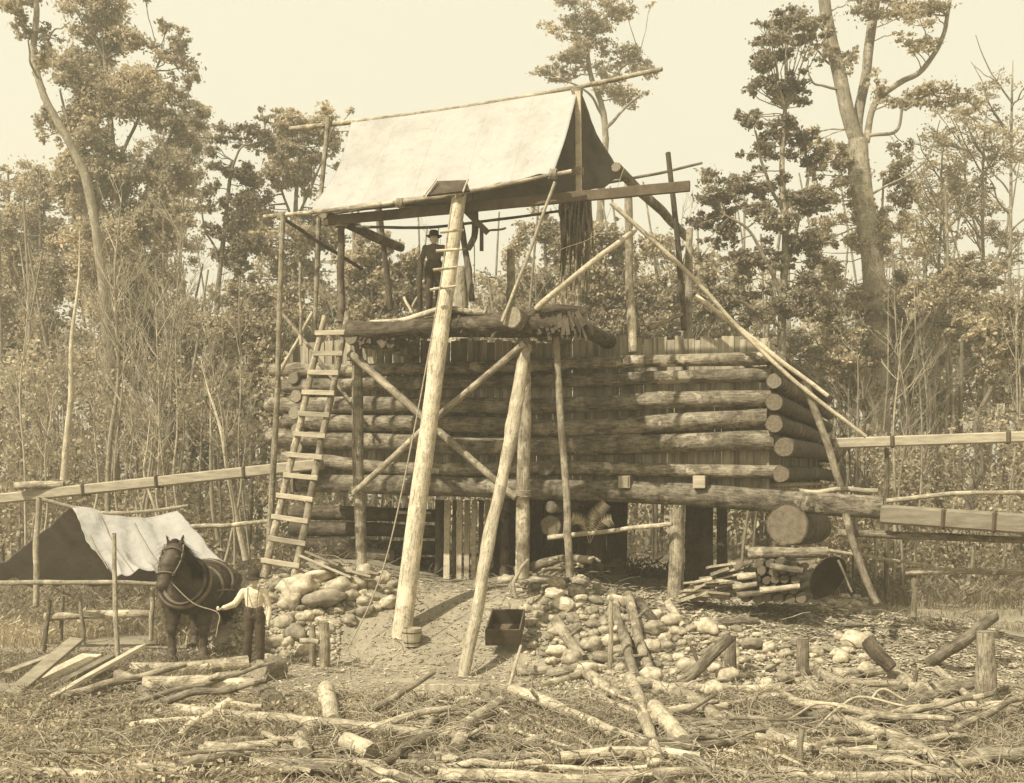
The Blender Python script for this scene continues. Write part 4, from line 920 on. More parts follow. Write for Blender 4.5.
tree('tall_gum', 'lone feathery topped tree rising behind the canvas peak', 55, [(612, 560), (600, 300), (601, 200), (604, 140), (600, 105), (590, 75), (585, 30)], 9, 4, [(552, 78, 18, 9), (566, 70, 14, 8), (588, 62, 24, 12), (615, 52, 22, 12), (640, 56, 16, 9), (584, 36, 22, 10), (618, 92, 20, 9), (636, 98, 16, 8, .8), (604, 82, 20, 10), (600, 20, 26, 12), (560, 28, 18, 8, .7), (640, 70, 12, 8), (590, 0, 30, 16), (630, 10, 18, 10, .7), (566, 52, 16, 8)],
     [([(604, 130), (625, 108), (640, 95)], 4, 1.5), ([(602, 115), (588, 95), (560, 78)], 3, 1.5), ([(596, 90), (620, 70), (640, 55)], 3, 1.5)], 'leafh', 'gumh', .15, 1.2)
tree('layered_tree', 'spreading layered tree with forked limbs right of the canvas frame', 36, [(787, 600), (783, 330), (783, 250), (781, 177), (785, 110)], 10, 4, [(770, 128, 20, 14), (752, 122, 12, 12, .9), (796, 140, 16, 14, .8), (760, 160, 18, 12, .8), (710, 188, 22, 12), (740, 192, 26, 13), (775, 190, 28, 14), (800, 205, 22, 14), (722, 215, 22, 14, .9), (755, 225, 28, 16), (812, 235, 20, 16), (730, 250, 24, 14, .9), (765, 260, 22, 14, .8), (800, 268, 20, 16), (725, 285, 24, 16), (750, 305, 28, 16, .9), (712, 310, 18, 14, .8), (806, 155, 18, 16), (812, 300, 26, 18, .9), (786, 88, 26, 14, .9), (778, 65, 20, 12), (795, 45, 28, 14), (800, 22, 30, 12), (770, 90, 18, 12, .8)],
     [([(783, 300), (768, 262), (752, 235), (725, 215)], 5, 2), ([(784, 280), (796, 230), (806, 180), (805, 130)], 5, 2), ([(782, 210), (765, 175), (755, 130)], 4, 2), ([(783, 330), (760, 310), (735, 300)], 4, 2)], 'leaf', 'gum', .12, 1.05)
tree('giant_gum', 'huge gum with twin smooth trunks reaching out of the top right', 40, [(878, 590), (876, 430), (870, 290), (862, 200), (858, 140)], 26, 20, [(835, 150, 18, 14), (815, 150, 14, 16, .9), (892, 160, 16, 22, .8), (895, 200, 20, 24, .9), (840, 190, 24, 20), (862, 215, 20, 18), (885, 240, 22, 20), (845, 240, 28, 20), (912, 100, 30, 7, .7), (945, 94, 28, 7, .8), (970, 106, 16, 8, .7), (910, 42, 20, 9, .8), (880, 85, 10, 10, .7), (935, 15, 26, 9, .6), (850, 60, 10, 12, .6), (820, 45, 20, 14, .9), (890, 285, 24, 24, .8), (845, 285, 26, 20), (880, 0, 40, 14, .8)],
     [([(858, 145), (846, 110), (838, 70), (826, 15), (820, -40)], 15, 12), ([(860, 145), (856, 118), (864, 70), (873, 15), (880, -40)], 11, 9), ([(866, 142), (876, 104), (900, 80), (920, 68), (940, 40), (948, 10), (955, -30)], 7, 3.5), ([(868, 136), (896, 129), (902, 105), (908, 88)], 4, 2), ([(842, 90), (815, 84), (808, 74)], 3, 1.5), ([(838, 66), (825, 60), (808, 46)], 3, 1.5), ([(905, 110), (935, 92), (975, 98)], 2.5, 1), ([(862, 200), (890, 185), (925, 160), (940, 120)], 3, 1)], 'leafh', 'gumh', .13, 1.0)
for i, (x0_, x1_, yt, w_, lab) in enumerate(((948, 944, 185, 5, 'bare twiggy tree standing left of the pair near the right edge'), (972, 985, 150, 6, 'bare twiggy tree with a fan of fine branches at the right edge'), (932, 925, 300, 7, 'dark leaning trunk behind the narrow high flume'), (1000, 1010, 110, 6, 'bare fine branched tree in the far right corner'), (895, 905, 340, 6, 'thin bent trunk just right of the giant gum'))):
    lim = [];
    for k in range(11):
        y = yt+random.uniform(-10, 150); xx = x0_+(x1_-x0_)*(560-y)/400; sg = random.choice((-1, 1)); L_ = random.uniform(18, 48)
        lim.append(([(xx, y), (xx+sg*L_*.45, y-L_*.7), (xx+sg*L_*.8, y-L_*1.5)], 2, .7)); lim.append(([(xx+sg*L_*.3, y-L_*.4), (xx+sg*L_*.9, y-L_*.9)], 1.3, .6))
    tree('twiggy_tree', lab, 42+i*2, [(x0_, 590), ((x0_+x1_)/2+3, 400), (x1_, yt), (x1_+3, yt-50)], w_, .5, [(x1_+random.uniform(-25, 25), yt+random.uniform(-40, 60), 22, 16, .25) for _ in range(6)], lim, 'leafl', 'gum', .12, .6)
for i, (pts, w_, lab) in enumerate(((([(975, 575), (968, 500), (985, 465), (975, 420), (992, 380), (1003, 330)]), 7, 'twisted dark trunk bending between the flumes at the right edge'), (([(884, 480), (876, 430), (860, 390), (842, 350), (834, 325)]), 5, 'thin dark crooked trunk leaning left beside the crib corner'),
        (([(930, 600), (928, 470), (930, 400), (918, 350), (934, 300)]), 6, 'dark upright trunk crossing behind the high flume'), (([(955, 600), (958, 480), (962, 380), (960, 300)]), 6, 'straight trunk behind the flume between two darker ones'))):
    tree('crooked_tree', lab, 34+i*2.5, pts, w_, w_*.5, [(pts[-1][0]+random.uniform(-22, 22), pts[-1][1]+random.uniform(-30, 40), 20, 14, .7) for _ in range(5)], (), 'leafm', 'gumd', .12)
tree('feathery_tree', 'pale feathery tree filling the sky at the right edge', 52, [(985, 590), (988, 400), (982, 250), (990, 130)], 7, 1, [(985+random.uniform(-55, 50), 120+k*11, random.uniform(16, 30), random.uniform(8, 15), .45) for k in range(20)], [([(986, 330), (960, 260), (945, 200)], 3, 1), ([(984, 300), (1010, 220), (1020, 160)], 3, 1), ([(983, 260), (968, 190), (965, 150)], 2.5, .8)], 'leafl', 'gum', .12, .9)
tree('feathery_tree', 'pale feathery tree between the giant gum and the bare twiggy trees', 56, [(925, 590), (922, 400), (925, 280), (920, 190)], 6, 1, [(922+random.uniform(-34, 34), 175+k*10, random.uniform(14, 26), random.uniform(8, 13), .5) for k in range(16)], [([(923, 330), (905, 270), (900, 220)], 3, 1)], 'leafl', 'gum', .12, .9)
tree('soft_leafed_tree', 'soft full crowned tree at the far left edge below the bare gum', 54, [(10, 570), (12, 330), (8, 170)], 8, 2, [(5+random.uniform(-30, 45), 170+k*12, random.uniform(20, 34), random.uniform(12, 20), .9) for k in range(18)], [([(12, 300), (30, 240), (40, 190)], 3, 1)], 'leafh', 'gum', .14, 1.1)
tree('soft_leafed_tree', 'soft full crowned tree behind the tallest dark left tree', 58, [(165, 570), (168, 330), (160, 170)], 8, 2, [(168+random.uniform(-40, 22), 130+k*14, random.uniform(20, 34), random.uniform(12, 20), .9) for k in range(16)], [([(166, 300), (150, 240), (145, 190)], 3, 1)], 'leafh', 'gum', .14, 1.1)
# middle distance trees of which crowns show over the crib
for i, (x, yt, w_, hh, lab) in enumerate(((372, 250, 40, 60, 'leafy tree seen under the canvas roof at its left'), (404, 272, 34, 40, 'small leafy tree behind the man on the platform'), (545, 215, 46, 80, 'leafy tree behind the hanging bark strips'), (500, 268, 40, 50, 'low leafy tree behind the short thick post'),
        (600, 235, 40, 70, 'leafy tree behind the crib right of the bark strips'), (655, 235, 44, 80, 'leafy tree showing through the right end of the canvas frame'), (700, 265, 40, 70, 'leafy tree just right of the rearmost frame post'), (840, 300, 44, 60, 'light leafy tree behind the upper right crib corner'), (905, 300, 44, 70, 'light leafy tree behind the giant gum'), (975, 285, 50, 80, 'light leafy tree at the right edge behind the twiggy trees'), (248, 300, 44, 80, 'dark bushy tree left of the ladder top'), (190, 330, 40, 80, 'bushy tree in the scrub left of centre'), (760, 330, 44, 50, 'low bushy tree behind the slanting rail'))):
    cl = [(x+random.uniform(-.8, .8)*w_, yt+random.uniform(.0, 1.6)*hh, w_*.55, hh*.30, random.uniform(.7, 1.1)) for _ in range(13)]
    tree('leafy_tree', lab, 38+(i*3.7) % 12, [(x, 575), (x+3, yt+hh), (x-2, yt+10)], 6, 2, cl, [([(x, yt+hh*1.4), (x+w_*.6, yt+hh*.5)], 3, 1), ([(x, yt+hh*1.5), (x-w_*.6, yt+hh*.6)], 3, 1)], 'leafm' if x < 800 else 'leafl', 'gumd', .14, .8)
# pale dead saplings
def sapling(lab, base, top, Y, w_, nt, grp=None, mat='twig', tl=1.0, name='bare_sapling'):
    a, b = P(base[0], base[1], Y), P(top[0], top[1], Y); S = Y/FP
    t = thing(name, lab, 'sapling', a, grp); mb = MB(); _, ps = tube(mb, [a, a.lerp(b, .5)+Vector((random.uniform(-.2, .2), random.uniform(-.3, .3), 0)), b], w_/2*S, .012, 8, 30, .08, .25)
    build(mb, 'trunk', M[mat], t)
    mb = MB(); H_ = (b-a).length
    def br(p, d, L_, r, dep):
        q = p+d*L_; m = p.lerp(q, .5)+Vector((random.uniform(-.05, .05), random.uniform(-.05, .05), -.03))*L_
        tube(mb, [p, m, q+Vector((0, 0, L_*.12))], r, r*.4, 4, 4, 0, cap=False)
        if dep:
            for _ in range(random.randint(2, 4)):
                k = random.uniform(.3, .95); nd_ = (d+Vector((random.uniform(-.7, .7), random.uniform(-.7, .7), random.uniform(-.1, .6)))).normalized(); br(p.lerp(q, k), nd_, L_*random.uniform(.4, .65), r*.6, dep-1)
    for _ in range(nt):
        k = random.uniform(.3, 1)**.8; p = ps[min(len(ps)-1, int(k*(len(ps)-1)))]; an = random.uniform(0, 6.28)
        br(p, Vector((math.cos(an)*.55, math.sin(an)*.55, random.uniform(.5, 1.1))).normalized(), H_*random.uniform(.10, .22)*tl*(1.25-k*.6), .016, 2)
    tag(build(mb, 'twigs', M[mat], t), kind='stuff'); return t
SAP = [((64, 480), (80, 228), 30, 8, 3, 'stout pale bare pole of a sapling at the far left', 'peeled', .5), ((108, 566), (122, 190), 33, 7, 26, 'tall pale sapling with a fan of twigs before the tallest left tree', 'twig', 1.2),
       ((140, 566), (185, 230), 33, 5, 24, 'pale branching sapling leaning right left of centre', 'twig', 1.1), ((246, 560), (200, 355), 31, 7, 10, 'pale leaning dead stem crossing behind the flume', 'peeled', .8), ((172, 560), (150, 420), 30, 5, 6, 'short crooked dead stem near the middle of the left flume', 'peeled', .8),
       ((218, 540), (214, 360), 32, 5, 10, 'upright dead stem crossing behind the leaning one on the left', 'twig', .8), ((135, 560), (165, 330), 32, 4, 16, 'thin dead stem leaning right among the left saplings', 'twig', 1.)]
for b_, t_, Y_, w_, n_, lab, mt, tl in SAP: sapling(lab, b_, t_, Y_, w_, n_, None, mt, tl)
for i in range(30):
    x = random.uniform(10, 265); Y_ = random.uniform(30, 42); sapling('fine bare sapling in the tangled scrub on the left', (x, 565), (x+random.uniform(-25, 25), random.uniform(250, 420)), Y_, random.uniform(2, 4), random.randint(9, 18), 'fine saplings in the left scrub', random.choice(('twig', 'twig', 'gum')))
for i in range(26):
    x = random.uniform(835, 1035); Y_ = random.uniform(28, 44); sapling('fine bare sapling in the light scrub on the right', (x, 590), (x+random.uniform(-20, 20), random.uniform(250, 460)), Y_, random.uniform(2.5, 5), random.randint(6, 14), 'fine saplings in the right scrub', random.choice(('twig', 'gum', 'gumd')))
for i in range(16):
    x = random.uniform(345, 800); Y_ = random.uniform(39, 46); sapling('fine bare sapling behind the log crib', (x, 570), (x+random.uniform(-20, 20), random.uniform(225, 330)), Y_, random.uniform(2, 3.5), random.randint(8, 16), 'fine saplings behind the crib', random.choice(('twig', 'gum')))
# the wood behind, read as one mass
def wood(name, x0_, x1_, top, n, leaf, ls, Y0, Y1, thr, seed):
    C = []; k = 0
    X = rng.uniform(x0_, x1_, n*3); T = rng.random(n*3); Yd = rng.uniform(Y0, Y1, n*3)
    for a, t, Y_ in zip(X, T, Yd):
        tp = np.interp(a, [q[0] for q in top], [q[1] for q in top])+34*noise.noise(Vector((a*.02, Y_*.2, seed)))+14*noise.noise(Vector((a*.08, Y_*.3, seed)))
        y = tp+(600-tp)*t
        v = noise.noise(Vector((a*.022, y*.022, Y_*.14+seed)))+.5*noise.noise(Vector((a*.06, y*.06, Y_*.3)))
        if v < thr-.25*(t > .5): continue
        C.append(tuple(P(a, y, Y_))); k += 1
        if k >= n: break
    V, Fq = leafquads(np.array(C), ls, 1.8, .2)
    tag(npmesh(name, V, Fq, M[leaf], None, tuple(P((x0_+x1_)/2, 560, Y0))), kind='stuff')
wood('left_scrub', -120, 345, [(-120, 300), (40, 285), (120, 250), (180, 255), (195, 330), (235, 325), (260, 250), (345, 270)], 60000, 'leafm', .14, 46, 62, -.02, 1.0)
wood('left_underwood', -120, 340, [(-120, 380), (80, 350), (200, 380), (340, 340)], 34000, 'leafm', .10, 34, 44, .02, 4.0)
wood('middle_scrub', 335, 830, [(335, 285), (420, 300), (480, 285), (520, 255), (600, 245), (700, 250), (830, 280)], 46000, 'leafm', .14, 44, 62, .02, 7.0)
wood('right_scrub', 800, 1160, [(800, 290), (860, 290), (930, 330), (1000, 290), (1160, 300)], 44000, 'leafh', .13, 42, 62, .04, 11.0)
wood('right_underwood', 815, 1160, [(815, 420), (900, 440), (1000, 410), (1160, 420)], 26000, 'leafm', .08, 32, 42, .02, 15.0)
V, Fq = [], []
tr = MB()
for i in range(150):
    x = random.uniform(-100, 1150); Y_ = random.uniform(40, 60); h_ = random.uniform(180, 400); tube(tr, [P(x, below(x, Y_), Y_), P(x+random.uniform(-14, 14), below(x, Y_)-h_*.5, Y_), P(x+random.uniform(-22, 22), below(x, Y_)-h_, Y_)], random.uniform(.06, .16), .04, 6, 8, .1, .3, cap=False)
tag(build(tr, 'far_trunks', M['gum'], origin=Vector((0, 50, 0))), kind='stuff')

# ---------------------------------------------------------------- ground clutter
def blades(name, n, region, h, wdt, mat, clump=.0, seed=0, curl=.5):
    V = []; k = 0; F_ = []
    while k < n:
        X = random.uniform(region[0], region[1]); Y_ = random.uniform(region[2], region[3])
        if noise.noise(Vector((X*.55, Y_*.8, seed))) < clump: continue
        z = g(X, Y_); hh = random.uniform(*h); a = random.uniform(0, 6.28); dx, dy = math.cos(a), math.sin(a); cv = hh*random.uniform(.1, curl*1.6); ww = random.uniform(.5, 1.3)*wdt; s = (-dy*ww, dx*ww)
        b = len(V)
        V += [(X-s[0], Y_-s[1], z-.02), (X+s[0], Y_+s[1], z-.02), (X+dx*cv*.35+s[0]*.8, Y_+dy*cv*.35+s[1]*.8, z+hh*.6), (X+dx*cv*.35-s[0]*.8, Y_+dy*cv*.35-s[1]*.8, z+hh*.6),
              (X+dx*cv+s[0]*.1, Y_+dy*cv+s[1]*.1, z+hh*random.uniform(.7, 1)), (X+dx*cv-s[0]*.1, Y_+dy*cv-s[1]*.1, z+hh*.85)]
        F_ += [(b, b+1, b+2, b+3), (b+3, b+2, b+4, b+5)]; k += 1
    return tag(npmesh(name, np.array(V), np.array(F_), M[mat], None, (0, 15, 0)), kind='stuff')
random.seed(5)
blades('foreground_grass', 15000, (-9, 9, 11.2, 17.0), (.04, .20), .006, 'grass', -.02, 0, .8)
blades('bank_grass', 7000, (-10, -5.2, 17.0, 21), (.08, .26), .006, 'grass', -.1, 3, .8)
blades('edge_grass', 9000, (8.6, 17, 17.0, 32), (.05, .22), .006, 'grass', .02, 8, .8)
blades('camp_scrub', 15000, (-15, -5.6, 21.8, 29), (.06, .45), .008, 'leafm', -.15, 3, .7)
blades('dark_herbs', 9000, (-9, 9, 11.2, 17.2), (.03, .12), .018, 'leafm', .05, 6, .6)
blades('dry_bracken', 30000, (-16, 18, 27, 36), (.15, .6), .010, 'leaf', -.2, 9, .6)
def litter(name, n, polyfn, size, mat, flat, origin, ico=False):
    V = []; F_ = []
    for _ in range(n):
        X, Y_ = polyfn(); z = g(X, Y_)+size*.25; s = size*random.uniform(.4, 1.5)
        if ico:
            o = len(V); q = [(1, 0, 0), (0, 1, 0), (-1, 0, 0), (0, -1, 0), (0, 0, .6), (0, 0, -.6)]
            rot = Matrix.Rotation(random.uniform(0, 6), 3, 'Z')@Matrix.Rotation(random.uniform(-.4, .4), 3, 'X')
            for p in q: v = rot@Vector((p[0]*s*random.uniform(.7, 1.3), p[1]*s*random.uniform(.5, 1), p[2]*s)); V.append((X+v.x, Y_+v.y, z+v.z))
            F_ += [(o, o+1, o+4), (o+1, o+2, o+4), (o+2, o+3, o+4), (o+3, o, o+4), (o+1, o, o+5), (o+2, o+1, o+5), (o+3, o+2, o+5), (o, o+3, o+5)]
        else:
            o = len(V); rot = Matrix.Rotation(random.uniform(0, 6.3), 3, 'Z')@Matrix.Rotation(random.uniform(-.5, .5), 3, 'X')@Matrix.Rotation(random.uniform(-.3, .3), 3, 'Y')
            for p in ((-1, -.35, 0), (1, -.3, 0), (.8, .3, 0), (-.9, .35, 0)): v = rot@Vector((p[0]*s*flat, p[1]*s, 0)); V.append((X+v.x, Y_+v.y, z+v.z+.01))
            F_ += [(o, o+1, o+2, o+3)]
    return tag(npmesh(name, np.array(V), np.array(F_), M[mat], None, origin), kind='stuff')
def reg(a, b, c, d): return lambda: (random.uniform(a, b), random.uniform(c, d))
litter('wood_chips', 9000, reg(2.6, 10, 18.5, 24.5), .05, 'chips', 1.3, (6, 21, 0))
litter('scattered_chips', 4500, reg(-6, 3, 17, 24), .035, 'chips', 1.3, (0, 20, 0))
litter('gravel', 5000, reg(-4.6, 9, 17.2, 24.5), .025, 'gravel', 1, (0, 20, 0), True)
litter('heap_gravel', 2600, reg(-5.5, -3.3, 20.6, 22.8), .06, 'gravel', 1, (-4, 21, 0), True)
litter('bank_gravel', 1500, reg(.2, 5.8, 17.8, 22.5), .055, 'gravel', 1, (3, 20, 0), True)
litter('leaf_litter', 9000, reg(-9, 9, 11, 17.5), .05, 'fern', 1.0, (0, 14, 0))
V = []; F_ = []
for _ in range(14000):                      # leafy ground cover on the left
    X = random.uniform(-8.5, -2.6); Y_ = random.uniform(11.5, 17)
    if noise.noise(Vector((X*.7, Y_*.7, 31))) < -.15: continue
    V.append((X, Y_, g(X, Y_)+random.uniform(.02, .14)))
A_, B_ = leafquads(np.array(V), .045, 1.5, .8); tag(npmesh('leafy_ground_cover', A_, B_, M['leafl'], None, (-5, 14, 0)), kind='stuff')
tw = MB()
for _ in range(3600):
    X = random.uniform(-9.5, 9.5); Y_ = random.uniform(11.3, 17.6) if random.random() < .85 else random.uniform(17.6, 26); a = random.uniform(0, 6.28); L_ = random.uniform(.15, 1.1); z = g(X, Y_)
    dx, dy = math.cos(a)*L_, math.sin(a)*L_; r = random.uniform(.004, .013)
    tube(tw, [(X, Y_, z+.02), (X+dx*.5, Y_+dy*.5, z+random.uniform(.03, .2)), (X+dx, Y_+dy, z+random.uniform(.0, .3))], r, r*.5, 4, 4, .1, .1, cap=False)
tag(build(tw, 'fallen_twigs', M['twig'], origin=Vector((0, 14, 0))), kind='stuff')

# ---------------------------------------------------------------- living figures
def caps(bm, a, b, ra, rb, fl=(1, 1), seg=14):
    """tapered capsule as one closed piece (joined by voxel remesh)"""
    a, b = Vector(a), Vector(b); d = (b-a); L_ = max(d.length, 1e-4); q = d.to_track_quat('Z', 'Y').to_matrix()
    ringz = []
    for k in range(5): t = -math.pi/2+k*math.pi/8; ringz.append((ra*math.sin(t), ra*math.cos(t)))
    for k in range(1, 5): t = k*math.pi/8; ringz.append((L_+rb*math.sin(t), rb*math.cos(t)))
    rs = []
    for z, r in ringz[1:-1]:
        rs.append([bm.verts.new(a+q@Vector((r*fl[0]*math.cos(2*math.pi*j/seg), r*fl[1]*math.sin(2*math.pi*j/seg), z))) for j in range(seg)])
    s = bm.verts.new(a+q@Vector((0, 0, -ra))); e = bm.verts.new(a+q@Vector((0, 0, L_+rb)))
    for i in range(len(rs)-1):
        for j in range(seg): bm.faces.new((rs[i][j], rs[i][(j+1) % seg], rs[i+1][(j+1) % seg], rs[i+1][j]))
    for j in range(seg): bm.faces.new((rs[0][(j+1) % seg], rs[0][j], s)); bm.faces.new((rs[-1][j], rs[-1][(j+1) % seg], e))
def ell(bm, c, r, rot=(0, 0, 0)):
    m = Matrix.Translation(c)@Matrix.Rotation(rot[2], 4, 'Z')@Matrix.Rotation(rot[1], 4, 'Y')@Matrix.Rotation(rot[0], 4, 'X')@Matrix.Diagonal((*r, 1))
    bmesh.ops.create_icosphere(bm, subdivisions=3, radius=1, matrix=m)
def fuse(name, bm, mat, parent, vox, smooth=3):
    me = bpy.data.meshes.new(name); bm.to_mesh(me); bm.free(); me.materials.append(M[mat])
    o = link(name, me, parent, (0, 0, 0))
    r = o.modifiers.new('fuse', 'REMESH'); r.mode = 'VOXEL'; r.voxel_size = vox; r.use_smooth_shade = True
    s = o.modifiers.new('soft', 'SMOOTH'); s.iterations = smooth; s.factor = .5
    dg = bpy.context.evaluated_depsgraph_get(); me2 = bpy.data.meshes.new_from_object(o.evaluated_get(dg)); o.modifiers.clear(); o.data = me2
    me2.materials.clear(); me2.materials.append(M[mat])
    if mat in ('shirt', 'coat', 'trou'):
        for v in me2.vertices: q = v.co; v.co = q+v.normal*(.010*noise.noise(Vector((q.x*9, q.y*9, q.z*7)))+.006*noise.noise(q*22))
    if mat == 'horse':
        for v in me2.vertices: q = v.co; v.co = q+v.normal*(.012*noise.noise(q*7)+.008*noise.noise(q*22))
    for p in me2.polygons: p.use_smooth = True
    return o
def hand(bm, wrist, dirv, side, curl=.5, s=1.0):
    d = Vector(dirv).normalized(); sd = Vector(side).normalized(); sd = (sd-d*sd.dot(d)).normalized(); nrm = d.cross(sd)
    w_ = Vector(wrist); caps(bm, w_, w_+d*.05*s, .026*s, .036*s, (1, .6)); caps(bm, w_+d*.05*s-sd*.012*s, w_+d*.085*s-sd*.012*s, .030*s, .03*s, (.9, .6)); caps(bm, w_+d*.05*s+sd*.015*s, w_+d*.085*s+sd*.015*s, .028*s, .028*s, (.9, .6))
    for k, L_ in enumerate((.066, .076, .070, .054)):
        b = w_+d*.088*s+sd*(.033-.022*k)*s; p1 = b+(d*math.cos(curl)+nrm*math.sin(curl))*L_*.5*s; p2 = p1+(d*math.cos(curl*2.2)+nrm*math.sin(curl*2.2))*L_*.5*s
        caps(bm, b, p1, .0095*s, .009*s, seg=8); caps(bm, p1, p2, .009*s, .007*s, seg=8)
    b = w_+d*.025*s+sd*.03*s; m = b+(d*.7+sd*.7).normalized()*.04*s; caps(bm, b, m, .013*s, .011*s, seg=8); caps(bm, m, m+(d+nrm*.4).normalized()*.034*s, .011*s, .008*s, seg=8)
def person(label, loc, rz, pose):
    t = thing('person', label, 'person', loc); t.rotation_euler = (0, 0, rz)
    H = pose['h']; k = H/1.70
    J = {a: Vector(b)*k for a, b in pose['j'].items()}      # figure faces -Y
    # body
    bm = bmesh.new(); hc = J['head']
    ell(bm, hc, (.078*k, .098*k, .115*k)); ell(bm, hc+Vector((0, -.035, -.055))*k, (.055*k, .06*k, .058*k))
    caps(bm, hc+Vector((0, -.095, .015))*k, hc+Vector((0, -.118, -.025))*k, .009*k, .016*k, seg=8)           # nose
    for s in (-1, 1):
        ell(bm, hc+Vector((s*.08, .005, -.01))*k, (.012*k, .02*k, .032*k)); ell(bm, hc+Vector((s*.033, -.088, .022))*k, (.02*k, .01*k, .007*k))
    caps(bm, hc+Vector((-.022, -.092, -.063))*k, hc+Vector((.022, -.092, -.063))*k, .009*k, .009*k, seg=8)
    caps(bm, J['neck'], hc+Vector((0, .01, -.05))*k, .058*k, .055*k)
    def torso(bm, e=0):
        caps(bm, J['neck']+Vector((-.10, .01, -.06))*k, J['neck']+Vector((.10, .01, -.06))*k, .062*k+e, .062*k+e)
        caps(bm, J['neck']+Vector((0, .0, -.12))*k, J['hip']+Vector((0, 0, .12))*k, .135*k+e, .115*k+e, (1.15, .82))
        caps(bm, J['hip']+Vector((-.06, 0, 0))*k, J['hip']+Vector((.06, 0, 0))*k, .108*k+e, .108*k+e, (1, 1))
    def arm(bm, s, e=0, full=True):
        a, b, c = J['sh'+s], J['el'+s], J['wr'+s]; caps(bm, a, b, .054*k+e, .043*k+e); caps(bm, b, b.lerp(c, 1 if full else .92), .043*k+e, .028*k+e)
    def leg(bm, s, e=0):
        caps(bm, J['hp'+s], J['kn'+s], .085*k+e, .058*k+e); caps(bm, J['kn'+s], J['an'+s], .057*k+e, .042*k+e)
    torso(bm); arm(bm, 'l'); arm(bm, 'r'); leg(bm, 'l'); leg(bm, 'r')
    for s in 'lr':
        caps(bm, J['an'+s]+Vector((0, .03, -.04))*k, J['an'+s]+Vector((0, -.14, -.055))*k, .038*k, .03*k)
        hd = J['wr'+s]-J['el'+s]; hand(bm, J['wr'+s], pose.get('hd'+s, hd), (0, -1, .1), pose.get('curl', .5), k)
    fuse('body', bm, 'skin', t, .0075)
    bm = bmesh.new(); torso(bm, .016); arm(bm, 'l', .016, False); arm(bm, 'r', .016, False)
    sh_ = fuse('shirt' if pose['top'] == 'shirt' else 'coat', bm, pose['top'], t, .014, 2)
    bm = bmesh.new(); caps(bm, J['hip']+Vector((-.055, 0, .09))*k, J['hip']+Vector((.055, 0, .09))*k, .122*k, .122*k); caps(bm, J['hip']+Vector((-.06, 0, 0))*k, J['hip']+Vector((.06, 0, 0))*k, .128*k, .128*k); leg(bm, 'l', .026); leg(bm, 'r', .026)
    fuse('trousers', bm, 'trou', t, .014, 2)
    for s in 'lr':
        bm = bmesh.new(); caps(bm, J['an'+s]+Vector((0, .04, -.05))*k, J['an'+s]+Vector((0, -.15, -.06))*k, .05*k, .042*k); caps(bm, J['an'+s]+Vector((0, 0, .1))*k, J['an'+s]+Vector((0, .01, -.04))*k, .058*k, .05*k); fuse('boot', bm, 'hat', t, .01, 2)
    # hat
    mb = MB(); top = hc+Vector((0, .01, .055))*k; prof = [(.155, -.012), (.175, .004), (.16, .006), (.105, .012), (.10, .05), (.095, .10), (.075, .125), (.03, .118), (.001, .11)]
    vs = []; n_ = 24
    for r_, z_ in prof:
        for j in range(n_):
            a = 2*math.pi*j/n_; vs.append(top+Vector((r_*math.cos(a)*k, r_*math.sin(a)*1.12*k, (z_+.012*math.cos(2*a)*(r_ > .12))*k)))
    mb.add(vs, [(i*n_+j, i*n_+(j+1) % n_, (i+1)*n_+(j+1) % n_, (i+1)*n_+j) for i in range(len(prof)-1) for j in range(n_)])
    ht = build(mb, 'hat', M['hat'], t, Vector((0, 0, 0))); ht.modifiers.new('t', 'SOLIDIFY').thickness = .006
    bm = bmesh.new(); ell(bm, hc+Vector((0, .025, .01))*k, (.083*k, .092*k, .11*k)); fuse('hair', bm, 'mane', t, .012)
    return t, J, k
mp = P(254, 664, 19.95); mp.z = g(mp.x, mp.y)
hgt = (CAMZ+(HOR-569)*20.0/FP)-mp.z
pm = dict(h=hgt/1.70*1.66, top='shirt', curl=.9, j=dict(head=(0, -.03, 1.53), neck=(0, 0, 1.40), hip=(0, 0, .92), shl=(-.185, 0, 1.34), ell=(-.34, -.03, 1.12), wrl=(-.50, -.26, 1.08), shr=(.185, 0, 1.34), elr=(.25, .03, 1.07), wrr=(.26, -.05, .83),
    hpl=(-.095, 0, .88), knl=(-.11, -.03, .48), anl=(-.12, .02, .09), hpr=(.095, 0, .88), knr=(.11, -.02, .48), anr=(.12, .02, .09)))
man, J, k = person('person in pale shirt, dark trousers and felt hat holding the horse', mp, R(4), pm)
mb = MB()
for s in (-1, 1): tube(mb, [Vector((s*.075, -.155, .98))*k, Vector((s*.085, -.165, 1.2))*k, Vector((s*.10, -.07, 1.405))*k, Vector((s*.07, .12, 1.3))*k, Vector((s*.03, .15, 1.0))*k], .009, .009, 5, 24, 0)
br_ = build(mb, 'braces', M['leather'], man, Vector((0, 0, 0))); br_.data.transform(Matrix.Translation((0, 0, 0)))
pf = F(434, 312, 1.35); pf.z = F(434, 314, 1.35).z
h2 = P(435, 231, pf.y).z-pf.z
pm2 = dict(h=max(1.6, min(1.78, h2/1.70*1.64)), top='coat', curl=.4, j=dict(head=(0, -.02, 1.53), neck=(0, 0, 1.40), hip=(0, 0, .92), shl=(-.185, 0, 1.34), ell=(-.27, .0, 1.08), wrl=(-.25, -.10, .84), shr=(.185, 0, 1.34), elr=(.26, -.02, 1.10), wrr=(.22, -.16, .90),
    hpl=(-.095, 0, .88), knl=(-.10, -.02, .48), anl=(-.11, .02, .09), hpr=(.095, 0, .88), knr=(.10, -.02, .48), anr=(.11, .02, .09)))
pf.z = P(435, 231, pf.y).z-pm2['h']/1.70*1.70
person('person in dark coat and hat standing on the platform by the climbing pole', pf, R(-6), pm2)

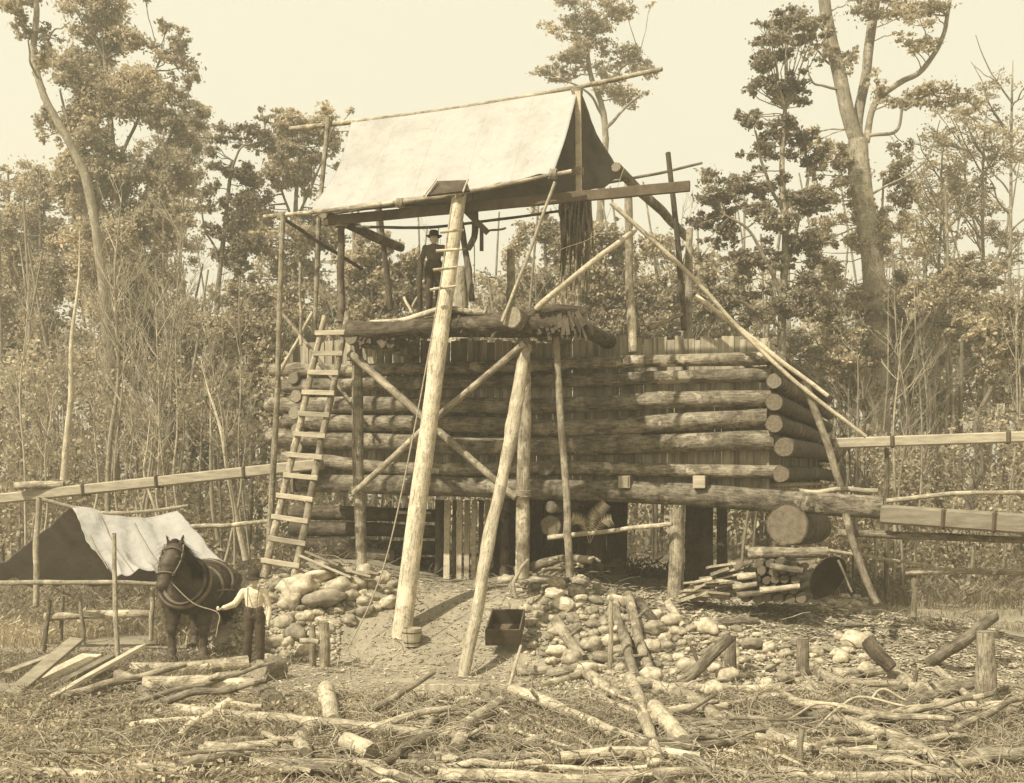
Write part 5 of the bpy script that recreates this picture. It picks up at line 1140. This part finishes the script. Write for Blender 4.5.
# horse: local frame faces -Y, then turned
hp = P(197, 658, 20.9); hp.z = g(hp.x, hp.y)-.02
horse = thing('horse', 'dark draught horse in harness with its head held up beside the tent', 'horse', hp); horse.rotation_euler = (0, 0, R(0)); horse.scale = (1.72, 1.10, 1.17)
bm = bmesh.new()
ell(bm, (0, -.42, 1.16), (.27, .42, .34)); ell(bm, (0, .10, 1.14), (.30, .55, .33)); ell(bm, (0, .68, 1.22), (.30, .42, .33), (.1, 0, 0)); ell(bm, (0, -.66, 1.10), (.25, .22, .30)); ell(bm, (0, -.45, 1.40), (.12, .34, .16)); ell(bm, (0, .2, 1.36), (.16, .7, .14))
caps(bm, (0, -.60, 1.28), (-.03, -.98, 1.66), .25, .16, (.62, 1)); caps(bm, (0, -.72, 1.16), (-.03, -1.0, 1.60), .2, .13, (.7, 1)); caps(bm, (-.03, -.95, 1.64), (-.04, -1.08, 1.80), .145, .11, (.65, 1))
caps(bm, (-.04, -1.08, 1.80), (-.07, -1.24, 1.58), .115, .10, (.85, 1)); caps(bm, (-.07, -1.22, 1.60), (-.10, -1.38, 1.30), .095, .062, (.9, 1)); ell(bm, (-.10, -1.40, 1.28), (.062, .07, .07)); ell(bm, (-.06, -1.14, 1.66), (.10, .11, .13))
for s in (-1, 1):
    caps(bm, (-.04+s*.065, -1.03, 1.90), (-.04+s*.085, -1.05, 2.03), .032, .010, (1, .6)); ell(bm, (-.065+s*.088, -1.22, 1.70), (.018, .025, .022))
    # fore leg: shoulder, elbow, wrist-knee, cannon, fetlock, hoof
    x = s*.17; caps(bm, (x*.9, -.55, 1.18), (x, -.50, .92), .17, .125); caps(bm, (x, -.50, .92), (x, -.55, .52), .11, .062); ell(bm, (x, -.56, .51), (.06, .065, .075)); caps(bm, (x, -.55, .50), (x, -.54, .20), .045, .042); ell(bm, (x, -.54, .17), (.055, .06, .06)); caps(bm, (x, -.55, .16), (x, -.59, .08), .05, .062); caps(bm, (x, -.60, .05), (x, -.60, .045), .078, .08)
    # hind leg: stifle forward, hock back
    x = s*.18; caps(bm, (x*.9, .72, 1.20), (x, .55, .86), .22, .135); caps(bm, (x, .56, .86), (x, .90, .56), .12, .065); ell(bm, (x, .91, .55), (.055, .075, .085)); caps(bm, (x, .90, .53), (x, .84, .20), .052, .046); ell(bm, (x, .83, .17), (.056, .062, .06)); caps(bm, (x, .82, .16), (x, .76, .08), .05, .062); caps(bm, (x, .75, .05), (x, .75, .045), .078, .08)
hb = fuse('body', bm, 'horse', horse, .016, 4)
def hair(src, name, n, L_, mat, par, zmin=.25):
    vs_ = [v for v in src.data.vertices if v.co.z > zmin]; V = []; F_ = []
    for _ in range(n):
        v = random.choice(vs_); nn = v.normal; d = (nn*random.uniform(.2, .55)+Vector((random.uniform(-.3, .3), .5, -.8))).normalized()*L_*random.uniform(.5, 1.3); sd = nn.cross(d).normalized()*.006; p = v.co-nn*.005; b_ = len(V)
        V += [tuple(p-sd), tuple(p+sd), tuple(p+d)]; F_.append((b_, b_+1, b_+2))
    return npmesh(name, np.array(V), np.array(F_), M[mat], par)
tag(hair(hb, 'coat_hair', 14000, .08, 'horse', horse), kind='stuff')
bm = bmesh.new()
for i in range(9): y = -.98+i*.055; z = 1.90-i*.052; caps(bm, (.0, y, z), (.10+.02*random.random(), y+.02, z-.20-random.random()*.06), .035, .012, (1, .8))
caps(bm, (-.04, -1.04, 1.93), (-.06, -1.20, 1.72), .045, .02); mn = fuse('mane', bm, 'mane', horse, .013, 1); tag(hair(mn, 'mane_strands', 4500, .30, 'mane', horse), kind='stuff')
bm = bmesh.new(); caps(bm, (0, 1.03, 1.35), (0, 1.16, 1.15), .05, .07); caps(bm, (0, 1.16, 1.15), (0, 1.14, .60), .08, .03); fuse('tail', bm, 'mane', horse, .014, 1)
def hloop(nm, c, rx, rz_, tilt, r, mat='leather', n=40):
    mb = MB(); rt = Matrix.Rotation(tilt, 3, 'X')
    tube(mb, [Vector(c)+rt@Vector((rx*math.cos(2*math.pi*i/n), 0, rz_*math.sin(2*math.pi*i/n))) for i in range(n+1)], r, r, 8, n, 0, cap=False)
    o = build(mb, nm, M[mat], horse, Vector((0, 0, 0))); return o
def fixl(o): # parts given in local coordinates
    return o
_wl = wloc
def lbuild(mb, nm, mat, par):
    me = bpy.data.meshes.new(nm); me.from_pydata(mb.v, [], mb.f); me.materials.append(M[mat])
    uvl = me.uv_layers.new(name='UVMap'); uvl.data.foreach_set('uv', [c for fu in mb.u for q in fu for c in q])
    me.polygons.foreach_set('use_smooth', [True]*len(mb.f)); return link(nm, me, par, (0, 0, 0))
def loop_l(nm, c, rx, rz_, tilt, r, mat='leather', n=40):
    mb = MB(); rt = Matrix.Rotation(tilt, 3, 'X')
    tube(mb, [Vector(c)+rt@Vector((rx*math.cos(2*math.pi*i/n), 0, rz_*math.sin(2*math.pi*i/n))) for i in range(n+1)], r, r, 8, n, 0, cap=False)
    return lbuild(mb, nm, mat, horse)
loop_l('collar', (0, -.70, 1.26), .235, .40, R(-32), .055); loop_l('hame', (0, -.74, 1.30), .255, .42, R(-32), .016, 'iron')
loop_l('girth', (0, -.18, 1.17), .315, .345, 0, .018); loop_l('back_strap', (0, .45, 1.20), .325, .35, 0, .014)
loop_l('noseband', (-.085, -1.30, 1.44), .088, .10, R(62), .011); loop_l('browband', (-.05, -1.10, 1.74), .108, .15, R(45), .011)
for s in (-1, 1):
    mb = MB(); tube(mb, [(s*.235, -.72, 1.12), (s*.31, -.2, 1.10), (s*.33, .3, 1.06), (s*.30, .9, .98)], .014, .014, 6, 24, 0); lbuild(mb, 'trace', 'leather', horse)
    mb = MB(); tube(mb, [(s*.10-.045, -1.06, 1.88), (s*.11-.06, -1.2, 1.64), (s*.075-.085, -1.32, 1.42)], .010, .010, 6, 12, 0); lbuild(mb, 'cheek_strap', 'leather', horse)
bpy.context.view_layer.update()
muz = horse.matrix_world@Vector((-.05, -1.33, 1.36)); hnd = man.matrix_world@((Vector(pm['j']['wrl'])+Vector((-.07, -.05, -.07)))*k)
mb = MB(); tube(mb, [muz, muz.lerp(hnd, .5)+Vector((0, 0, -.12)), hnd, hnd+Vector((.0, -.02, -.25)), hnd+Vector((-.03, -.02, -.42))], .012, .012, 6, 30, .1)
tag(build(mb, 'lead_rope', M['rope']), 'pale lead rope from the horse to the hand of the person', 'rope')
sc.render.film_transparent = False
